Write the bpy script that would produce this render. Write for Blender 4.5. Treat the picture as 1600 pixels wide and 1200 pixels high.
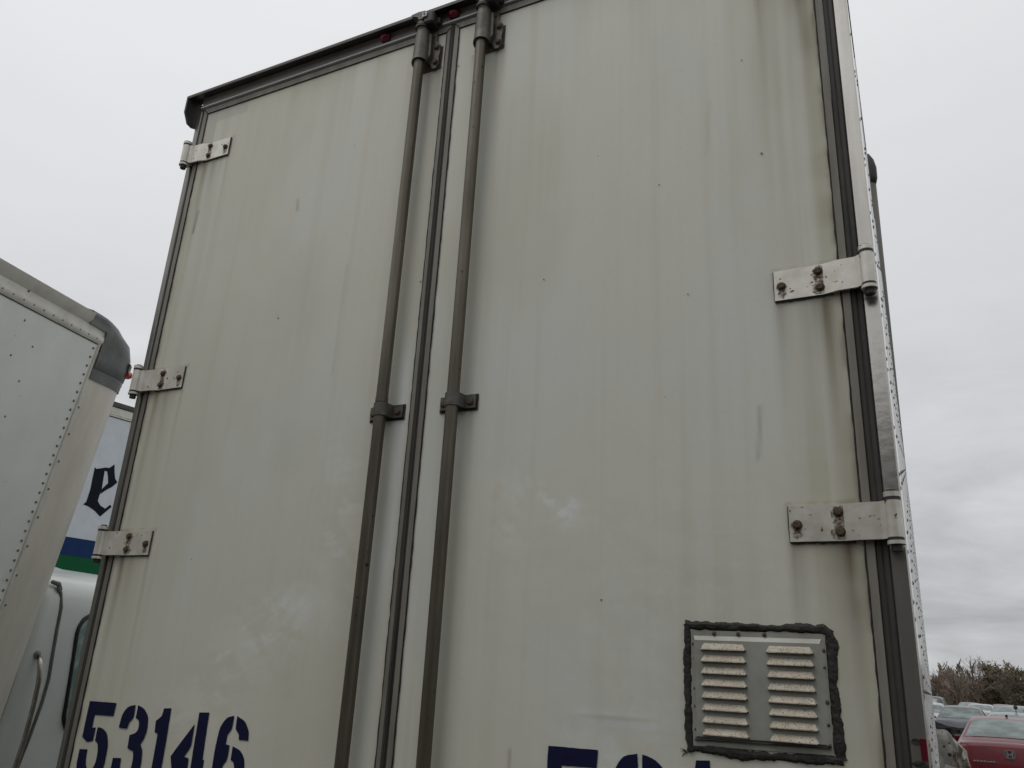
import bpy, math, random
import numpy as np
from mathutils import Vector, Matrix
R = math.radians
rnd = random.Random(7)
for o in list(bpy.data.objects): bpy.data.objects.remove(o)
col = bpy.context.scene.collection
sc = bpy.context.scene
# ------------------------------------------------------------ camera
EYE = Vector((2.6263, -1.9691, 1.6))
fw = Vector((-0.4332652, 0.83680996, 0.33470936)); rt = Vector((0.89510357, 0.44288456, 0.05140882)); up = Vector((0.1052182, -0.32187319, 0.94091805))
cam = bpy.data.cameras.new('camera'); co = bpy.data.objects.new('camera', cam); col.objects.link(co)
cam.sensor_width = 36; cam.lens = 28.546; cam.clip_start = .05; cam.clip_end = 3000
M4 = Matrix.Identity(4)
for i in range(3):
    M4[i][0] = rt[i]; M4[i][1] = up[i]; M4[i][2] = -fw[i]; M4[i][3] = EYE[i]
co.matrix_world = M4
sc.camera = co
# ------------------------------------------------------------ sky, sun, exposure
SUN_AZ, SUN_EL = R(215), R(58)          # soft light behind the overcast, from the left and behind the camera
w = bpy.data.worlds.new('World'); sc.world = w; w.use_nodes = True
nt = w.node_tree; N = nt.nodes; L = nt.links; N.clear()
def nd(t, **kw):
    n = N.new(t)
    for k, v in kw.items(): setattr(n, k, v)
    return n
out = nd('ShaderNodeOutputWorld'); bg = nd('ShaderNodeBackground'); bg.inputs[1].default_value = 1.0
sky = nd('ShaderNodeTexSky', sky_type='NISHITA', sun_disc=False, sun_elevation=SUN_EL, sun_rotation=SUN_AZ)
skym = nd('ShaderNodeVectorMath', operation='SCALE'); skym.inputs['Scale'].default_value = .08; L.new(sky.outputs[0], skym.inputs[0])
tc = nd('ShaderNodeTexCoord'); sep = nd('ShaderNodeSeparateXYZ'); L.new(tc.outputs['Generated'], sep.inputs[0])
ramp = nd('ShaderNodeValToRGB'); L.new(sep.outputs[2], ramp.inputs[0])
e = ramp.color_ramp.elements
e[0].position = 0.0; e[0].color = (.45, .46, .475, 1)
e[1].position = 1.0; e[1].color = (.87, .88, .895, 1)
for p_, c_ in ((.05, (.49, .50, .515, 1)), (.16, (.57, .58, .595, 1)), (.4, (.665, .675, .69, 1)), (.65, (.775, .785, .80, 1))):
    q = ramp.color_ramp.elements.new(p_); q.color = c_
mp = nd('ShaderNodeMapping'); L.new(tc.outputs['Generated'], mp.inputs[0]); mp.inputs['Scale'].default_value = (1.0, 1.0, 3.2)
n1 = nd('ShaderNodeTexNoise'); n1.inputs['Scale'].default_value = 5.2; n1.inputs['Detail'].default_value = 7; n1.inputs['Roughness'].default_value = .56; n1.inputs['Distortion'].default_value = .4
L.new(mp.outputs[0], n1.inputs[0])
mr = nd('ShaderNodeMapRange'); L.new(n1.outputs[0], mr.inputs[0]); mr.inputs[1].default_value = .38; mr.inputs[2].default_value = .66; mr.inputs[3].default_value = .77; mr.inputs[4].default_value = 1.17
hz = nd('ShaderNodeMapRange'); L.new(sep.outputs[2], hz.inputs[0]); hz.inputs[1].default_value = .02; hz.inputs[2].default_value = .42; hz.inputs[3].default_value = 1.0; hz.inputs[4].default_value = .05
mx = nd('ShaderNodeMix', data_type='FLOAT'); L.new(hz.outputs[0], mx.inputs[0]); mx.inputs[2].default_value = 1.0; L.new(mr.outputs[0], mx.inputs[3])
# brighter towards the veiled sun side (left), dimmer right
dx = nd('ShaderNodeMapRange'); L.new(sep.outputs[0], dx.inputs[0]); dx.inputs[1].default_value = -.9; dx.inputs[2].default_value = .9; dx.inputs[3].default_value = 1.10; dx.inputs[4].default_value = .92
mul = nd('ShaderNodeMath', operation='MULTIPLY'); L.new(mx.outputs[0], mul.inputs[0]); L.new(dx.outputs[0], mul.inputs[1])
cl = nd('ShaderNodeVectorMath', operation='SCALE'); L.new(ramp.outputs[0], cl.inputs[0]); L.new(mul.outputs[0], cl.inputs['Scale'])
mix = nd('ShaderNodeMix', data_type='RGBA'); mix.inputs[0].default_value = .96; L.new(skym.outputs[0], mix.inputs[6]); L.new(cl.outputs[0], mix.inputs[7])
L.new(mix.outputs[2], bg.inputs[0]); L.new(bg.outputs[0], out.inputs[0])
sun = bpy.data.lights.new('sun', 'SUN'); sun.energy = .5; sun.angle = R(25); sun.color = (1, .97, .92)
so = bpy.data.objects.new('sun', sun); col.objects.link(so); so.rotation_euler = (math.pi/2 - SUN_EL, 0, math.pi - SUN_AZ)
sd = Vector((math.sin(SUN_AZ)*math.cos(SUN_EL), math.cos(SUN_AZ)*math.cos(SUN_EL), math.sin(SUN_EL)))
so.rotation_euler = sd.to_track_quat('Z', 'Y').to_euler(); so.location = (0, -5, 20)
sc.view_settings.view_transform = 'Standard'; sc.view_settings.look = 'None'; sc.view_settings.exposure = 0.0; sc.view_settings.gamma = 1
sc.render.engine = 'CYCLES'
GZ = -.15      # ground level

# ------------------------------------------------------------ helpers
def tag(o, label=None, cat=None, group=None, kind=None):
    if label: o['label'] = label
    if cat: o['category'] = cat
    if group: o['group'] = group
    if kind: o['kind'] = kind
    return o
def empty(name, loc, label=None, cat=None, group=None, mat=None):
    o = bpy.data.objects.new(name, None); col.objects.link(o)
    o.empty_display_size = .2
    if mat is not None: o.matrix_world = mat
    else: o.location = loc
    return tag(o, label, cat, group)
class MB:
    def __init__(s): s.v = []; s.f = []; s.m = []; s.mi = 0
    def face(s, idx): s.f.append(tuple(idx)); s.m.append(s.mi)
    def add(s, vs, fs):
        b = len(s.v); s.v += [tuple(v) for v in vs]
        for f in fs: s.face([b+i for i in f])
        return b
    def box(s, x0, x1, y0, y1, z0, z1, bev=0):
        if bev:
            c = ((x0+x1)/2, (y0+y1)/2, (z0+z1)/2); h = ((x1-x0)/2, (y1-y0)/2, (z1-z0)/2)
            vs = []; idx = {}
            for sx in (-1, 1):
                for sy in (-1, 1):
                    for sz in (-1, 1):
                        for a in range(3):
                            d = [h[0]-bev, h[1]-bev, h[2]-bev]; d[a] = h[a]
                            idx[(sx, sy, sz, a)] = len(vs); vs.append((c[0]+sx*d[0], c[1]+sy*d[1], c[2]+sz*d[2]))
            fs = []
            def o3(a, t): # order sign tuples
                k = [0, 0, 0]; k[a] = t[0]; k[(a+1) % 3] = t[1]; k[(a+2) % 3] = t[2]; return tuple(k)
            for a in range(3):
                for t in (-1, 1):
                    q = [idx[o3(a, (t, u_, v_))+(a,)] for u_, v_ in ((-1, -1), (1, -1), (1, 1), (-1, 1))]
                    fs.append(q if t > 0 else q[::-1])
                for u_ in (-1, 1):
                    for v_ in (-1, 1):   # edge along axis a
                        b_, c_ = (a+1) % 3, (a+2) % 3
                        q = [idx[o3(a, (-1, u_, v_))+(b_,)], idx[o3(a, (1, u_, v_))+(b_,)], idx[o3(a, (1, u_, v_))+(c_,)], idx[o3(a, (-1, u_, v_))+(c_,)]]
                        fs.append(q if u_*v_ > 0 else q[::-1])
            for sx in (-1, 1):
                for sy in (-1, 1):
                    for sz in (-1, 1):
                        q = [idx[(sx, sy, sz, a)] for a in range(3)]; fs.append(q if sx*sy*sz > 0 else q[::-1])
            s.add(vs, fs); return s
        vs = [(x, y, z) for x in (x0, x1) for y in (y0, y1) for z in (z0, z1)]
        s.add(vs, [(0, 1, 3, 2), (4, 6, 7, 5), (0, 4, 5, 1), (2, 3, 7, 6), (0, 2, 6, 4), (1, 5, 7, 3)]); return s
    def prism(s, pts, a, b, axis=0):
        """polygon pts in the two other axes, extruded from a to b along axis"""
        def mk(p, t):
            q = [0, 0, 0]; q[axis] = t; o = [i for i in range(3) if i != axis]; q[o[0]] = p[0]; q[o[1]] = p[1]; return tuple(q)
        n = len(pts); vs = [mk(p, a) for p in pts]+[mk(p, b) for p in pts]
        s.add(vs, [tuple(range(n))[::-1], tuple(range(n, 2*n))]+[(i, (i+1) % n, n+(i+1) % n, n+i) for i in range(n)]); return s
    def tube(s, pts, r, n=12, cap=True):
        pts = [Vector(p) for p in pts]; rings = []
        rs = r if isinstance(r, (list, tuple)) else [r]*len(pts)
        b0 = len(s.v); prev = None
        for i, p in enumerate(pts):
            t = (pts[min(i+1, len(pts)-1)]-pts[max(i-1, 0)]).normalized()
            if prev is None: a = t.orthogonal().normalized()
            else: a = (prev-t*prev.dot(t)).normalized()
            prev = a; b = t.cross(a)
            for k in range(n):
                th = 2*math.pi*k/n; s.v.append(tuple(p+(a*math.cos(th)+b*math.sin(th))*rs[i]))
        for i in range(len(pts)-1):
            for k in range(n):
                s.face((b0+i*n+k, b0+i*n+(k+1) % n, b0+(i+1)*n+(k+1) % n, b0+(i+1)*n+k))
        if cap:
            s.face([b0+k for k in range(n)][::-1]); s.face([b0+(len(pts)-1)*n+k for k in range(n)])
        return s
    def dome(s, c, nrm, r, h, n=8):
        c = Vector(c); nrm = Vector(nrm).normalized(); a = nrm.orthogonal().normalized(); b = nrm.cross(a)
        vs = []
        for rr, hh in ((1, 0), (.86, .5), (.5, .87)):
            for k in range(n):
                th = 2*math.pi*k/n; vs.append(c+(a*math.cos(th)+b*math.sin(th))*r*rr+nrm*h*hh)
        vs.append(c+nrm*h); fs = []
        for i in range(2):
            for k in range(n): fs.append((i*n+k, i*n+(k+1) % n, (i+1)*n+(k+1) % n, (i+1)*n+k))
        for k in range(n): fs.append((2*n+k, 2*n+(k+1) % n, 3*n))
        s.add(vs, fs); return s
    def hexbolt(s, c, nrm, r=.009, h=.007):
        c = Vector(c); nrm = Vector(nrm).normalized(); a = nrm.orthogonal().normalized(); b = nrm.cross(a)
        for rr, h0, h1, n in ((1.35, 0, .25, 12), (1.0, .25, 1.0, 6)):
            q = []
            for hh, sc_ in ((h0, 1), (h1*.85, 1), (h1, .82)):
                for k in range(n):
                    th = 2*math.pi*k/n+.3; q.append(c+(a*math.cos(th)+b*math.sin(th))*r*rr*sc_+nrm*h*hh)
            fs = [(i*n+k, i*n+(k+1) % n, (i+1)*n+(k+1) % n, (i+1)*n+k) for i in range(2) for k in range(n)]
            fs.append(tuple(2*n+k for k in range(n))); s.add(q, fs)
        return s
    def sheet(s, pts_front, thick, nrm_axis=1, sgn=-1):
        return s
    def build(s, name, mats, parent=None, smooth=False, auto=None):
        me = bpy.data.meshes.new(name); me.from_pydata(s.v, [], s.f)
        for m in (mats if isinstance(mats, (list, tuple)) else [mats]): me.materials.append(m)
        me.polygons.foreach_set('material_index', s.m)
        if smooth or auto is not None:
            me.polygons.foreach_set('use_smooth', [True]*len(s.f))
            if auto is not None and hasattr(me, 'set_sharp_from_angle'): me.set_sharp_from_angle(angle=R(auto))
        me.update(); me.validate()
        o = bpy.data.objects.new(name, me); col.objects.link(o)
        if parent: o.parent = parent
        return o
_mc = {}
def mat(name, c1, c2=None, rough=.5, metal=0, scale=8, detail=4, stretch=(1, 1, 1), bump=0, bscale=40, spec=.5, speck=None, coat=0, trans=0, lo=.35, hi=.65, rough2=None, coord='Object', emit=None):
    """Principled with an object-space noise mix; speck=(colour, scale, threshold)"""
    if name in _mc: return _mc[name]
    m = bpy.data.materials.new(name); m.use_nodes = True; t = m.node_tree; P = t.nodes['Principled BSDF']; _mc[name] = m
    P.inputs['Roughness'].default_value = rough; P.inputs['Metallic'].default_value = metal
    P.inputs['Specular IOR Level'].default_value = spec; P.inputs['Coat Weight'].default_value = coat; P.inputs['Coat Roughness'].default_value = .05
    P.inputs['Transmission Weight'].default_value = trans
    T = t.nodes.new('ShaderNodeTexCoord'); MP = t.nodes.new('ShaderNodeMapping'); MP.inputs['Scale'].default_value = stretch
    t.links.new(T.outputs[coord], MP.inputs[0])
    nz = t.nodes.new('ShaderNodeTexNoise'); nz.inputs['Scale'].default_value = scale; nz.inputs['Detail'].default_value = detail; nz.inputs['Roughness'].default_value = .6
    t.links.new(MP.outputs[0], nz.inputs[0])
    r = t.nodes.new('ShaderNodeMapRange'); r.inputs[1].default_value = lo; r.inputs[2].default_value = hi; t.links.new(nz.outputs[0], r.inputs[0])
    mx = t.nodes.new('ShaderNodeMix'); mx.data_type = 'RGBA'; t.links.new(r.outputs[0], mx.inputs[0])
    mx.inputs[6].default_value = (*c1, 1); mx.inputs[7].default_value = (*(c2 or c1), 1); last = mx.outputs[2]
    if speck:
        n2 = t.nodes.new('ShaderNodeTexNoise'); n2.inputs['Scale'].default_value = speck[1]; n2.inputs['Detail'].default_value = 2; t.links.new(T.outputs[coord], n2.inputs[0])
        r2 = t.nodes.new('ShaderNodeMapRange'); r2.inputs[1].default_value = speck[2]; r2.inputs[2].default_value = speck[2]+.04; t.links.new(n2.outputs[0], r2.inputs[0])
        m2 = t.nodes.new('ShaderNodeMix'); m2.data_type = 'RGBA'; t.links.new(r2.outputs[0], m2.inputs[0]); t.links.new(last, m2.inputs[6]); m2.inputs[7].default_value = (*speck[0], 1); last = m2.outputs[2]
    t.links.new(last, P.inputs['Base Color'])
    if rough2 is not None:
        rr = t.nodes.new('ShaderNodeMapRange'); rr.inputs[3].default_value = rough; rr.inputs[4].default_value = rough2; t.links.new(r.outputs[0], rr.inputs[0]); t.links.new(rr.outputs[0], P.inputs['Roughness'])
    if bump:
        b = t.nodes.new('ShaderNodeBump'); b.inputs['Strength'].default_value = bump; b.inputs['Distance'].default_value = .01
        n3 = t.nodes.new('ShaderNodeTexNoise'); n3.inputs['Scale'].default_value = bscale; n3.inputs['Detail'].default_value = 3; t.links.new(T.outputs[coord], n3.inputs[0])
        t.links.new(n3.outputs[0], b.inputs['Height']); t.links.new(b.outputs[0], P.inputs['Normal'])
    if emit: P.inputs['Emission Color'].default_value = (*emit[0], 1); P.inputs['Emission Strength'].default_value = emit[1]
    return m
# ------------------------------------------------------------ materials
M = {}
def door_material():
    m = bpy.data.materials.new('door_skin'); m.use_nodes = True; t = m.node_tree; P = t.nodes['Principled BSDF']; l = t.links
    def n(k, **kw):
        q = t.nodes.new(k)
        for a, b in kw.items(): setattr(q, a, b)
        return q
    T = n('ShaderNodeTexCoord')
    def noise(scale, st, det=4, ro=.55):
        mp = n('ShaderNodeMapping'); mp.inputs['Scale'].default_value = st; l.new(T.outputs['Object'], mp.inputs[0])
        q = n('ShaderNodeTexNoise'); q.inputs['Scale'].default_value = scale; q.inputs['Detail'].default_value = det; q.inputs['Roughness'].default_value = ro; l.new(mp.outputs[0], q.inputs[0]); return q.outputs[0]
    def mrg(s, a, b, c=0, d=1):
        q = n('ShaderNodeMapRange'); l.new(s, q.inputs[0]); q.inputs[1].default_value = a; q.inputs[2].default_value = b; q.inputs[3].default_value = c; q.inputs[4].default_value = d; return q.outputs[0]
    def mixc(f, a, b):
        q = n('ShaderNodeMix', data_type='RGBA')
        for s, i in ((f, 0), (a, 6), (b, 7)):
            if isinstance(s, tuple): q.inputs[i].default_value = (*s, 1)
            elif isinstance(s, float): q.inputs[i].default_value = s
            else: l.new(s, q.inputs[i])
        return q.outputs[2]
    base = mixc(mrg(noise(1.6, (1, 1, .7)), .35, .65), (.665, .65, .55), (.66, .668, .615))
    base = mixc(mrg(noise(34, (1, 1, .035), 5), .45, .75, 0, .12), base, (.54, .52, .43))       # rain streaks
    base = mixc(mrg(noise(90, (1, 1, .02), 3), .5, .8, 0, .14), base, (.72, .72, .67))
    base = mixc(mrg(noise(55, (1, 1, 1), 4), .58, .75, 0, .12), base, (.42, .39, .31))
    at = n('ShaderNodeAttribute', attribute_name='grime'); sp = n('ShaderNodeSeparateColor'); l.new(at.outputs['Color'], sp.inputs[0])
    base = mixc(sp.outputs[1], base, (.53, .515, .40))
    base = mixc(sp.outputs[2], base, (.84, .86, .86))
    base = mixc(sp.outputs[0], base, (.12, .085, .05))
    l.new(base, P.inputs['Base Color'])
    l.new(mrg(noise(6, (1, 1, .4)), .3, .7, .5, .68), P.inputs['Roughness']); P.inputs['Specular IOR Level'].default_value = .3
    b = n('ShaderNodeBump'); b.inputs['Strength'].default_value = .12; b.inputs['Distance'].default_value = .01
    l.new(noise(9, (1, 1, .6), 6, .5), b.inputs['Height']); l.new(b.outputs[0], P.inputs['Normal'])
    return m
M['door'] = door_material()
M['post'] = mat('post_metal', (.62, .595, .55), (.48, .455, .41), rough=.24, scale=14, stretch=(1, 1, .12), metal=.9, bump=.05)
M['post_dark'] = mat('header_metal', (.085, .08, .068), (.05, .047, .04), rough=.5, scale=16, metal=.3, bump=.1)
M['header'] = mat('header_aluminium', (.50, .465, .44), (.34, .315, .29), rough=.4, scale=10, metal=.35, stretch=(.3, 1, 1), bump=.05)
M['trim'] = mat('door_trim', (.235, .22, .185), (.15, .138, .112), rough=.55, scale=22, stretch=(1, 1, .1), bump=.08)
M['seal'] = mat('rubber_seal', (.050, .048, .040), (.026, .025, .021), rough=.7, scale=30, stretch=(1, 1, .1), bump=.15)
M['caulk'] = mat('black_joint', (.012, .011, .010), (.03, .027, .022), rough=.8, scale=60)
M['hinge'] = mat('hinge_paint', (.74, .71, .65), (.58, .545, .47), rough=.33, metal=.35, scale=18, speck=((.15, .10, .06), 70, .68), bump=.06)
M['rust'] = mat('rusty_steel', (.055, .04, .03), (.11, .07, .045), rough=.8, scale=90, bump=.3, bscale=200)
M['rod'] = mat('rod_metal', (.155, .14, .105), (.085, .074, .055), rough=.42, scale=16, stretch=(1, 1, .12), metal=.5, bump=.05, speck=((.03, .025, .02), 60, .70))
M['sheath'] = mat('bracket_metal', (.13, .125, .108), (.075, .072, .06), rough=.5, scale=25, metal=.45, bump=.12, bscale=60)
M['blackmetal'] = mat('black_metal', (.02, .02, .018), (.035, .033, .03), rough=.6, scale=30, bump=.1)
M['red'] = mat('red_lens', (.13, .008, .02), (.05, .006, .012), rough=.25, scale=20)
M['lampred'] = mat('lamp_lens', (.26, .012, .035), (.18, .008, .025), rough=.25, scale=20)
M['white'] = mat('white_plastic', (.62, .62, .60), rough=.5)
M['side'] = mat('side_sheet', (.80, .81, .80), (.74, .74, .72), rough=.12, scale=3, spec=.8, stretch=(1, .4, 1))
M['sidemetal'] = mat('side_rail', (.30, .30, .29), (.22, .22, .21), rough=.3, metal=.7, scale=9)
M['navy'] = mat('navy_paint', (.005, .007, .045), (.009, .011, .038), rough=.7, spec=.2, scale=18, speck=((.02, .02, .035), 110, .72))
M['tar'] = mat('sealant', (.016, .015, .012), (.034, .031, .025), rough=.75, scale=26, bump=.8, bscale=60)
M['vent'] = mat('vent_sheet', (.40, .405, .365), (.31, .31, .27), rough=.45, metal=.2, scale=9, bump=.06)
M['louver'] = mat('louver_sheet', (.60, .545, .45), (.47, .41, .32), rough=.6, scale=40, speck=((.15, .13, .10), 330, .60), bump=.3, bscale=250)
M['rivet'] = mat('rivet', (.22, .215, .195), (.12, .12, .11), rough=.45, metal=.5, scale=50)
M['tkpanel'] = mat('box_panel', (.77, .785, .75), (.71, .725, .68), rough=.4, scale=4, bump=.04, bscale=5, speck=((.12, .12, .11), 25, .76))
M['tkrail'] = mat('box_rail', (.68, .665, .60), (.55, .53, .47), rough=.45, scale=9, bump=.05)
M['tkcorner'] = mat('corner_sheet', (.70, .665, .58), (.58, .55, .475), rough=.42, scale=5, metal=.2, stretch=(1, 1, .3), bump=.05)
M['seam'] = mat('seam_strip', (.15, .155, .14), (.10, .105, .095), rough=.5)
M['cap'] = mat('grey_cap', (.155, .157, .155), (.11, .112, .11), rough=.5, scale=12, bump=.05)
M['amber'] = mat('orange_lens', (.42, .05, .02), (.30, .03, .01), rough=.3)
M['cabwhite'] = mat('cab_paint', (.66, .70, .67), (.60, .635, .61), rough=.28, scale=3, coat=.3)
M['rubber'] = mat('rubber', (.012, .012, .012), (.02, .02, .02), rough=.6)
M['glass'] = mat('window_glass', (.14, .23, .215), (.30, .41, .385), rough=.12, scale=7, spec=1, detail=6, lo=.42, hi=.6)
M['chrome'] = mat('handle_metal', (.58, .56, .51), (.40, .38, .34), rough=.25, metal=.9, scale=20)
M['trwhite'] = mat('trailer_white', (.60, .64, .68), (.54, .575, .61), rough=.4, scale=5)
M['blackpaint'] = mat('black_lettering', (.005, .008, .014), (.009, .012, .018), rough=.8, spec=.2)
M['stripe_blue'] = mat('blue_stripe', (.008, .030, .12), (.011, .036, .11), rough=.7, spec=.2)
M['stripe_green'] = mat('green_stripe', (.004, .085, .028), (.006, .10, .036), rough=.7, spec=.2)
M['tyre'] = mat('tyre_rubber', (.018, .018, .018), (.03, .03, .03), rough=.85, bump=.2)
M['wheel'] = mat('wheel_rim', (.35, .35, .36), (.25, .25, .25), rough=.4, metal=.7)
M['under'] = mat('chassis_steel', (.035, .033, .03), (.06, .055, .05), rough=.7, bump=.1)
M['pole'] = mat('pole_metal', (.125, .12, .10), (.085, .08, .068), rough=.6, metal=.2, scale=6, stretch=(1, 1, .1))
# ------------------------------------------------------------ ground
def ground():
    mb = MB(); mb.add([(-900, -900, GZ), (900, -900, GZ), (900, 900, GZ), (-900, 900, GZ)], [(0, 1, 2, 3)])
    g = mb.build('ground', mat('gravel_ground', (.10, .093, .08), (.058, .054, .047), rough=.9, scale=.6, detail=10, bump=.8, bscale=30, speck=((.16, .15, .13), 24, .62)))
    tag(g, kind='structure')
ground()

# ------------------------------------------------------------ numpy value noise for dirt
rs = np.random.RandomState(3)
def vnoise(x, z, fx, fz, seed=0):
    g = np.random.RandomState(seed).rand(256, 256)
    u = x*fx+seed*.37; v = z*fz+seed*.71; i = np.floor(u).astype(int); j = np.floor(v).astype(int); a = u-i; b = v-j
    a = a*a*(3-2*a); b = b*b*(3-2*b); i %= 256; j %= 256; i2 = (i+1) % 256; j2 = (j+1) % 256
    return (g[i, j]*(1-a)+g[i2, j]*a)*(1-b)+(g[i, j2]*(1-a)+g[i2, j2]*a)*b
def fbm(x, z, fx, fz, seed, n=4):
    s = 0; w_ = 0; a = 1
    for k in range(n): s = s+a*vnoise(x, z, fx*2**k, fz*2**k, seed+k); w_ += a; a *= .55
    return s/w_
def sstep(a, b, x): t_ = np.clip((x-a)/(b-a), 0, 1); return t_*t_*(3-2*t_)
HZS = (3.58, 2.567, 1.957, 1.12)    # hinge heights
def grime_fields(x, z):
    st = fbm(x, z, 26, .7, 11); big = fbm(x, z, 2.2, 1.3, 31); fine = fbm(x, z, 60, 60, 51, 3)
    r = .0*x; g = .0*x; b = .0*x
    # yellow-olive grime towards door edges, in streaks
    er = sstep(2.26, 2.50, x)*sstep(.30, .65, st)*.65
    ec = np.exp(-((x-1.25)/.03)**2)*sstep(.3, .7, st)*.35+np.exp(-((x-1.46)/.05)**2)*sstep(.4, .7, st)*.25
    el = np.exp(-((x-.09)/.06)**2)*sstep(.3, .7, st)*.6
    et = np.exp(-((3.79-z)/.25))*sstep(.42, .7, fbm(x, z, 14, .4, 71))*.5
    g = g+er+ec+el+et+sstep(.42, .68, big)*.35+sstep(.5, .75, st)*.18
    # black crawling line along the edge trims
    wob = (fbm(x*0, z, 1, 16, 91)-.5)*.02
    r = r+np.exp(-(np.abs(x-2.509+wob*.6)/.006))*sstep(.38, .6, fbm(x*0, z, 1, 9, 95))*.9
    r = r+np.exp(-(np.abs(x-2.487)/.022))*sstep(.5, .75, fbm(x*0, z, 1, 6, 99))*.22
    r = r+np.exp(-(np.abs(x-.071)/.006))*.6*sstep(.35, .6, fbm(x*0, z, 1, 9, 105))
    r = r+np.exp(-(np.abs(x-1.262)/.007))*.25
    r = r+np.exp(-(np.abs(z-3.788)/.006))*.4
    # rust runs below hinges, lock brackets, vent
    runs = []
    for hz_ in HZS:
        for x0, l_, w_, s_ in ((.115, .55, .013, .55), (.165, .33, .016, .40), (.242, .5, .006, .30), (.135, .18, .03, .3), (.20, .12, .03, .18)): runs.append((x0, hz_-.045, l_, w_, s_))
        for x0, l_, w_, s_ in ((2.358, .30, .010, .38), (2.372, .48, .016, .26), (2.45, .22, .018, .40), (2.472, .45, .012, .62), (2.485, .75, .016, .30), (2.41, .2, .03, .16), (2.44, .6, .03, .18)): runs.append((x0, hz_-.045, l_, w_, s_))
    runs += [(1.205, 3.64, .9, .009, .4), (1.245, 3.64, .5, .012, .55), (1.225, 3.64, .3, .015, .35), (1.475, 3.65, .55, .012, .5), (1.50, 3.65, .35, .010, .45), (1.385, 3.65, .2, .008, .35)]
    runs += [(1.15, 2.31, .35, .03, .25), (1.23, 2.31, .25, .01, .25), (1.395, 2.32, .2, .01, .25), (1.48, 2.32, .35, .01, .3)]
    for x0, z0, l_, w_, s_ in runs:
        d = z0-z; k = np.where(d > 0, np.exp(-np.clip(d, 0, 9)/(l_*.45)), 0)
        xx = x-x0+(fbm(x*0, z, 1, 3, int(x0*1000) % 97)-.5)*.012
        a = np.exp(-(xx/(w_*(1+.8*np.clip(d, 0, 1))))**2)*k*s_*.95*(.55+.7*fbm(x, z, 80, 2.5, int(z0*100) % 89))
        r = r+a; g = g+a*.5
    # dust line above hinges
    for hz_ in HZS:
        a = np.exp(-((z-hz_-.046)/.006)**2)*((x > 2.34)*(x < 2.5)+(x < .26))*.45; r = r+a*fine*1.3
    # pale wiped patches
    def sm(cx, cz, rx, rz, s_, th=0, seed=5):
        dx_ = (x-cx)*math.cos(th)+(z-cz)*math.sin(th); dz_ = -(x-cx)*math.sin(th)+(z-cz)*math.cos(th)
        f1 = fbm(x+dz_*.7, z, 22, 16, seed, 4); f2 = fbm(dx_, dz_, 9, 48, seed+40, 3)
        return np.exp(-((dx_/rx)**2+(dz_/rz)**2))*(sstep(.46, .60, f1)*.55+sstep(.88, .99, 1-np.abs(2*f1-1))*sstep(.4, .6, f2)*.8+sstep(.55, .7, f2)*.35)*s_*1.15
    b = b+sm(1.70, 2.05, .13, .05, .55, -.3, 5)+sm(1.78, 2.0, .06, .03, .6, .4, 6)+sm(1.62, 1.98, .05, .12, .3, .2, 7)
    b = b+sm(.75, 1.66, .22, .10, .45, .5, 8)+sm(.93, 1.74, .12, .09, .40, .9, 9)+sm(1.05, 2.02, .09, .3, .30, .1, 10)+sm(.6, 1.45, .25, .08, .3, .2, 13)
    b = b+np.exp(-((x-1.228)/.02)**2)*sstep(1.7, 2.1, z)*(1-sstep(2.4, 2.75, z))*.65*sstep(.25, .6, fbm(x, z, 30, 3, 17))
    b = b+np.exp(-((x-1.2)/.05)**2)*(1-sstep(1.9, 2.1, z))*.30+np.exp(-((x-1.35)/.035)**2)*(1-sstep(1.9, 2.2, z))*.3*sstep(.3, .6, st)
    b = b+sm(1.98, 1.35, .2, .2, .4, 0, 21)+sm(2.05, 1.8, .5, .4, .12, 0, 22)
    # ghosts of removed tape and old lettering
    ghost = ((x > .12)*(x < .305)*(z > 3.735)*(z < 3.79))+((x > .07)*(x < .128)*(z > 3.60)*(z < 3.79)); ghost = np.clip(ghost, 0, 1)
    b = b*(1-ghost); g = g*(1-ghost*.6); r = r+ghost*.20
    fad = (x > .25)*(x < 1.12)*(z > 1.5)*(z < 2.70-(x-.28)*.12); b = b-fad*.03; g = g+fad*.05
    dent_shade = np.exp(-np.abs(z-(1.512+(x-1.95)*.01))/.004)*sstep(1.78, 1.88, x)*(1-sstep(1.99, 2.07, x)); r = r+dent_shade*.28; b = b+np.exp(-((z-1.497)/.008)**2)*sstep(1.78, 1.88, x)*(1-sstep(2.0, 2.09, x))*.4  # door dent: its dark crease and bright lip painted into the colour
    # scratches
    for x0, z0, x1, z1, s_ in ((2.30, 2.25, 2.29, 2.12, .3), (.131, 3.30, .127, 3.20, .6), (.66, 3.23, .668, 3.18, .4), (1.66, 1.30, 1.655, 1.42, .35), (2.20, 3.2, 2.19, 3.02, .12), (.94, 2.9, .938, 2.5, .12)):
        L2 = (x1-x0)**2+(z1-z0)**2; t_ = np.clip(((x-x0)*(x1-x0)+(z-z0)*(z1-z0))/L2, 0, 1); d = np.hypot(x-x0-t_*(x1-x0), z-z0-t_*(z1-z0)); r = r+np.exp(-(d/.005)**2)*s_
    return np.clip(r, 0, .95), np.clip(g, 0, .9), np.clip(b, 0, .8)
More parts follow.
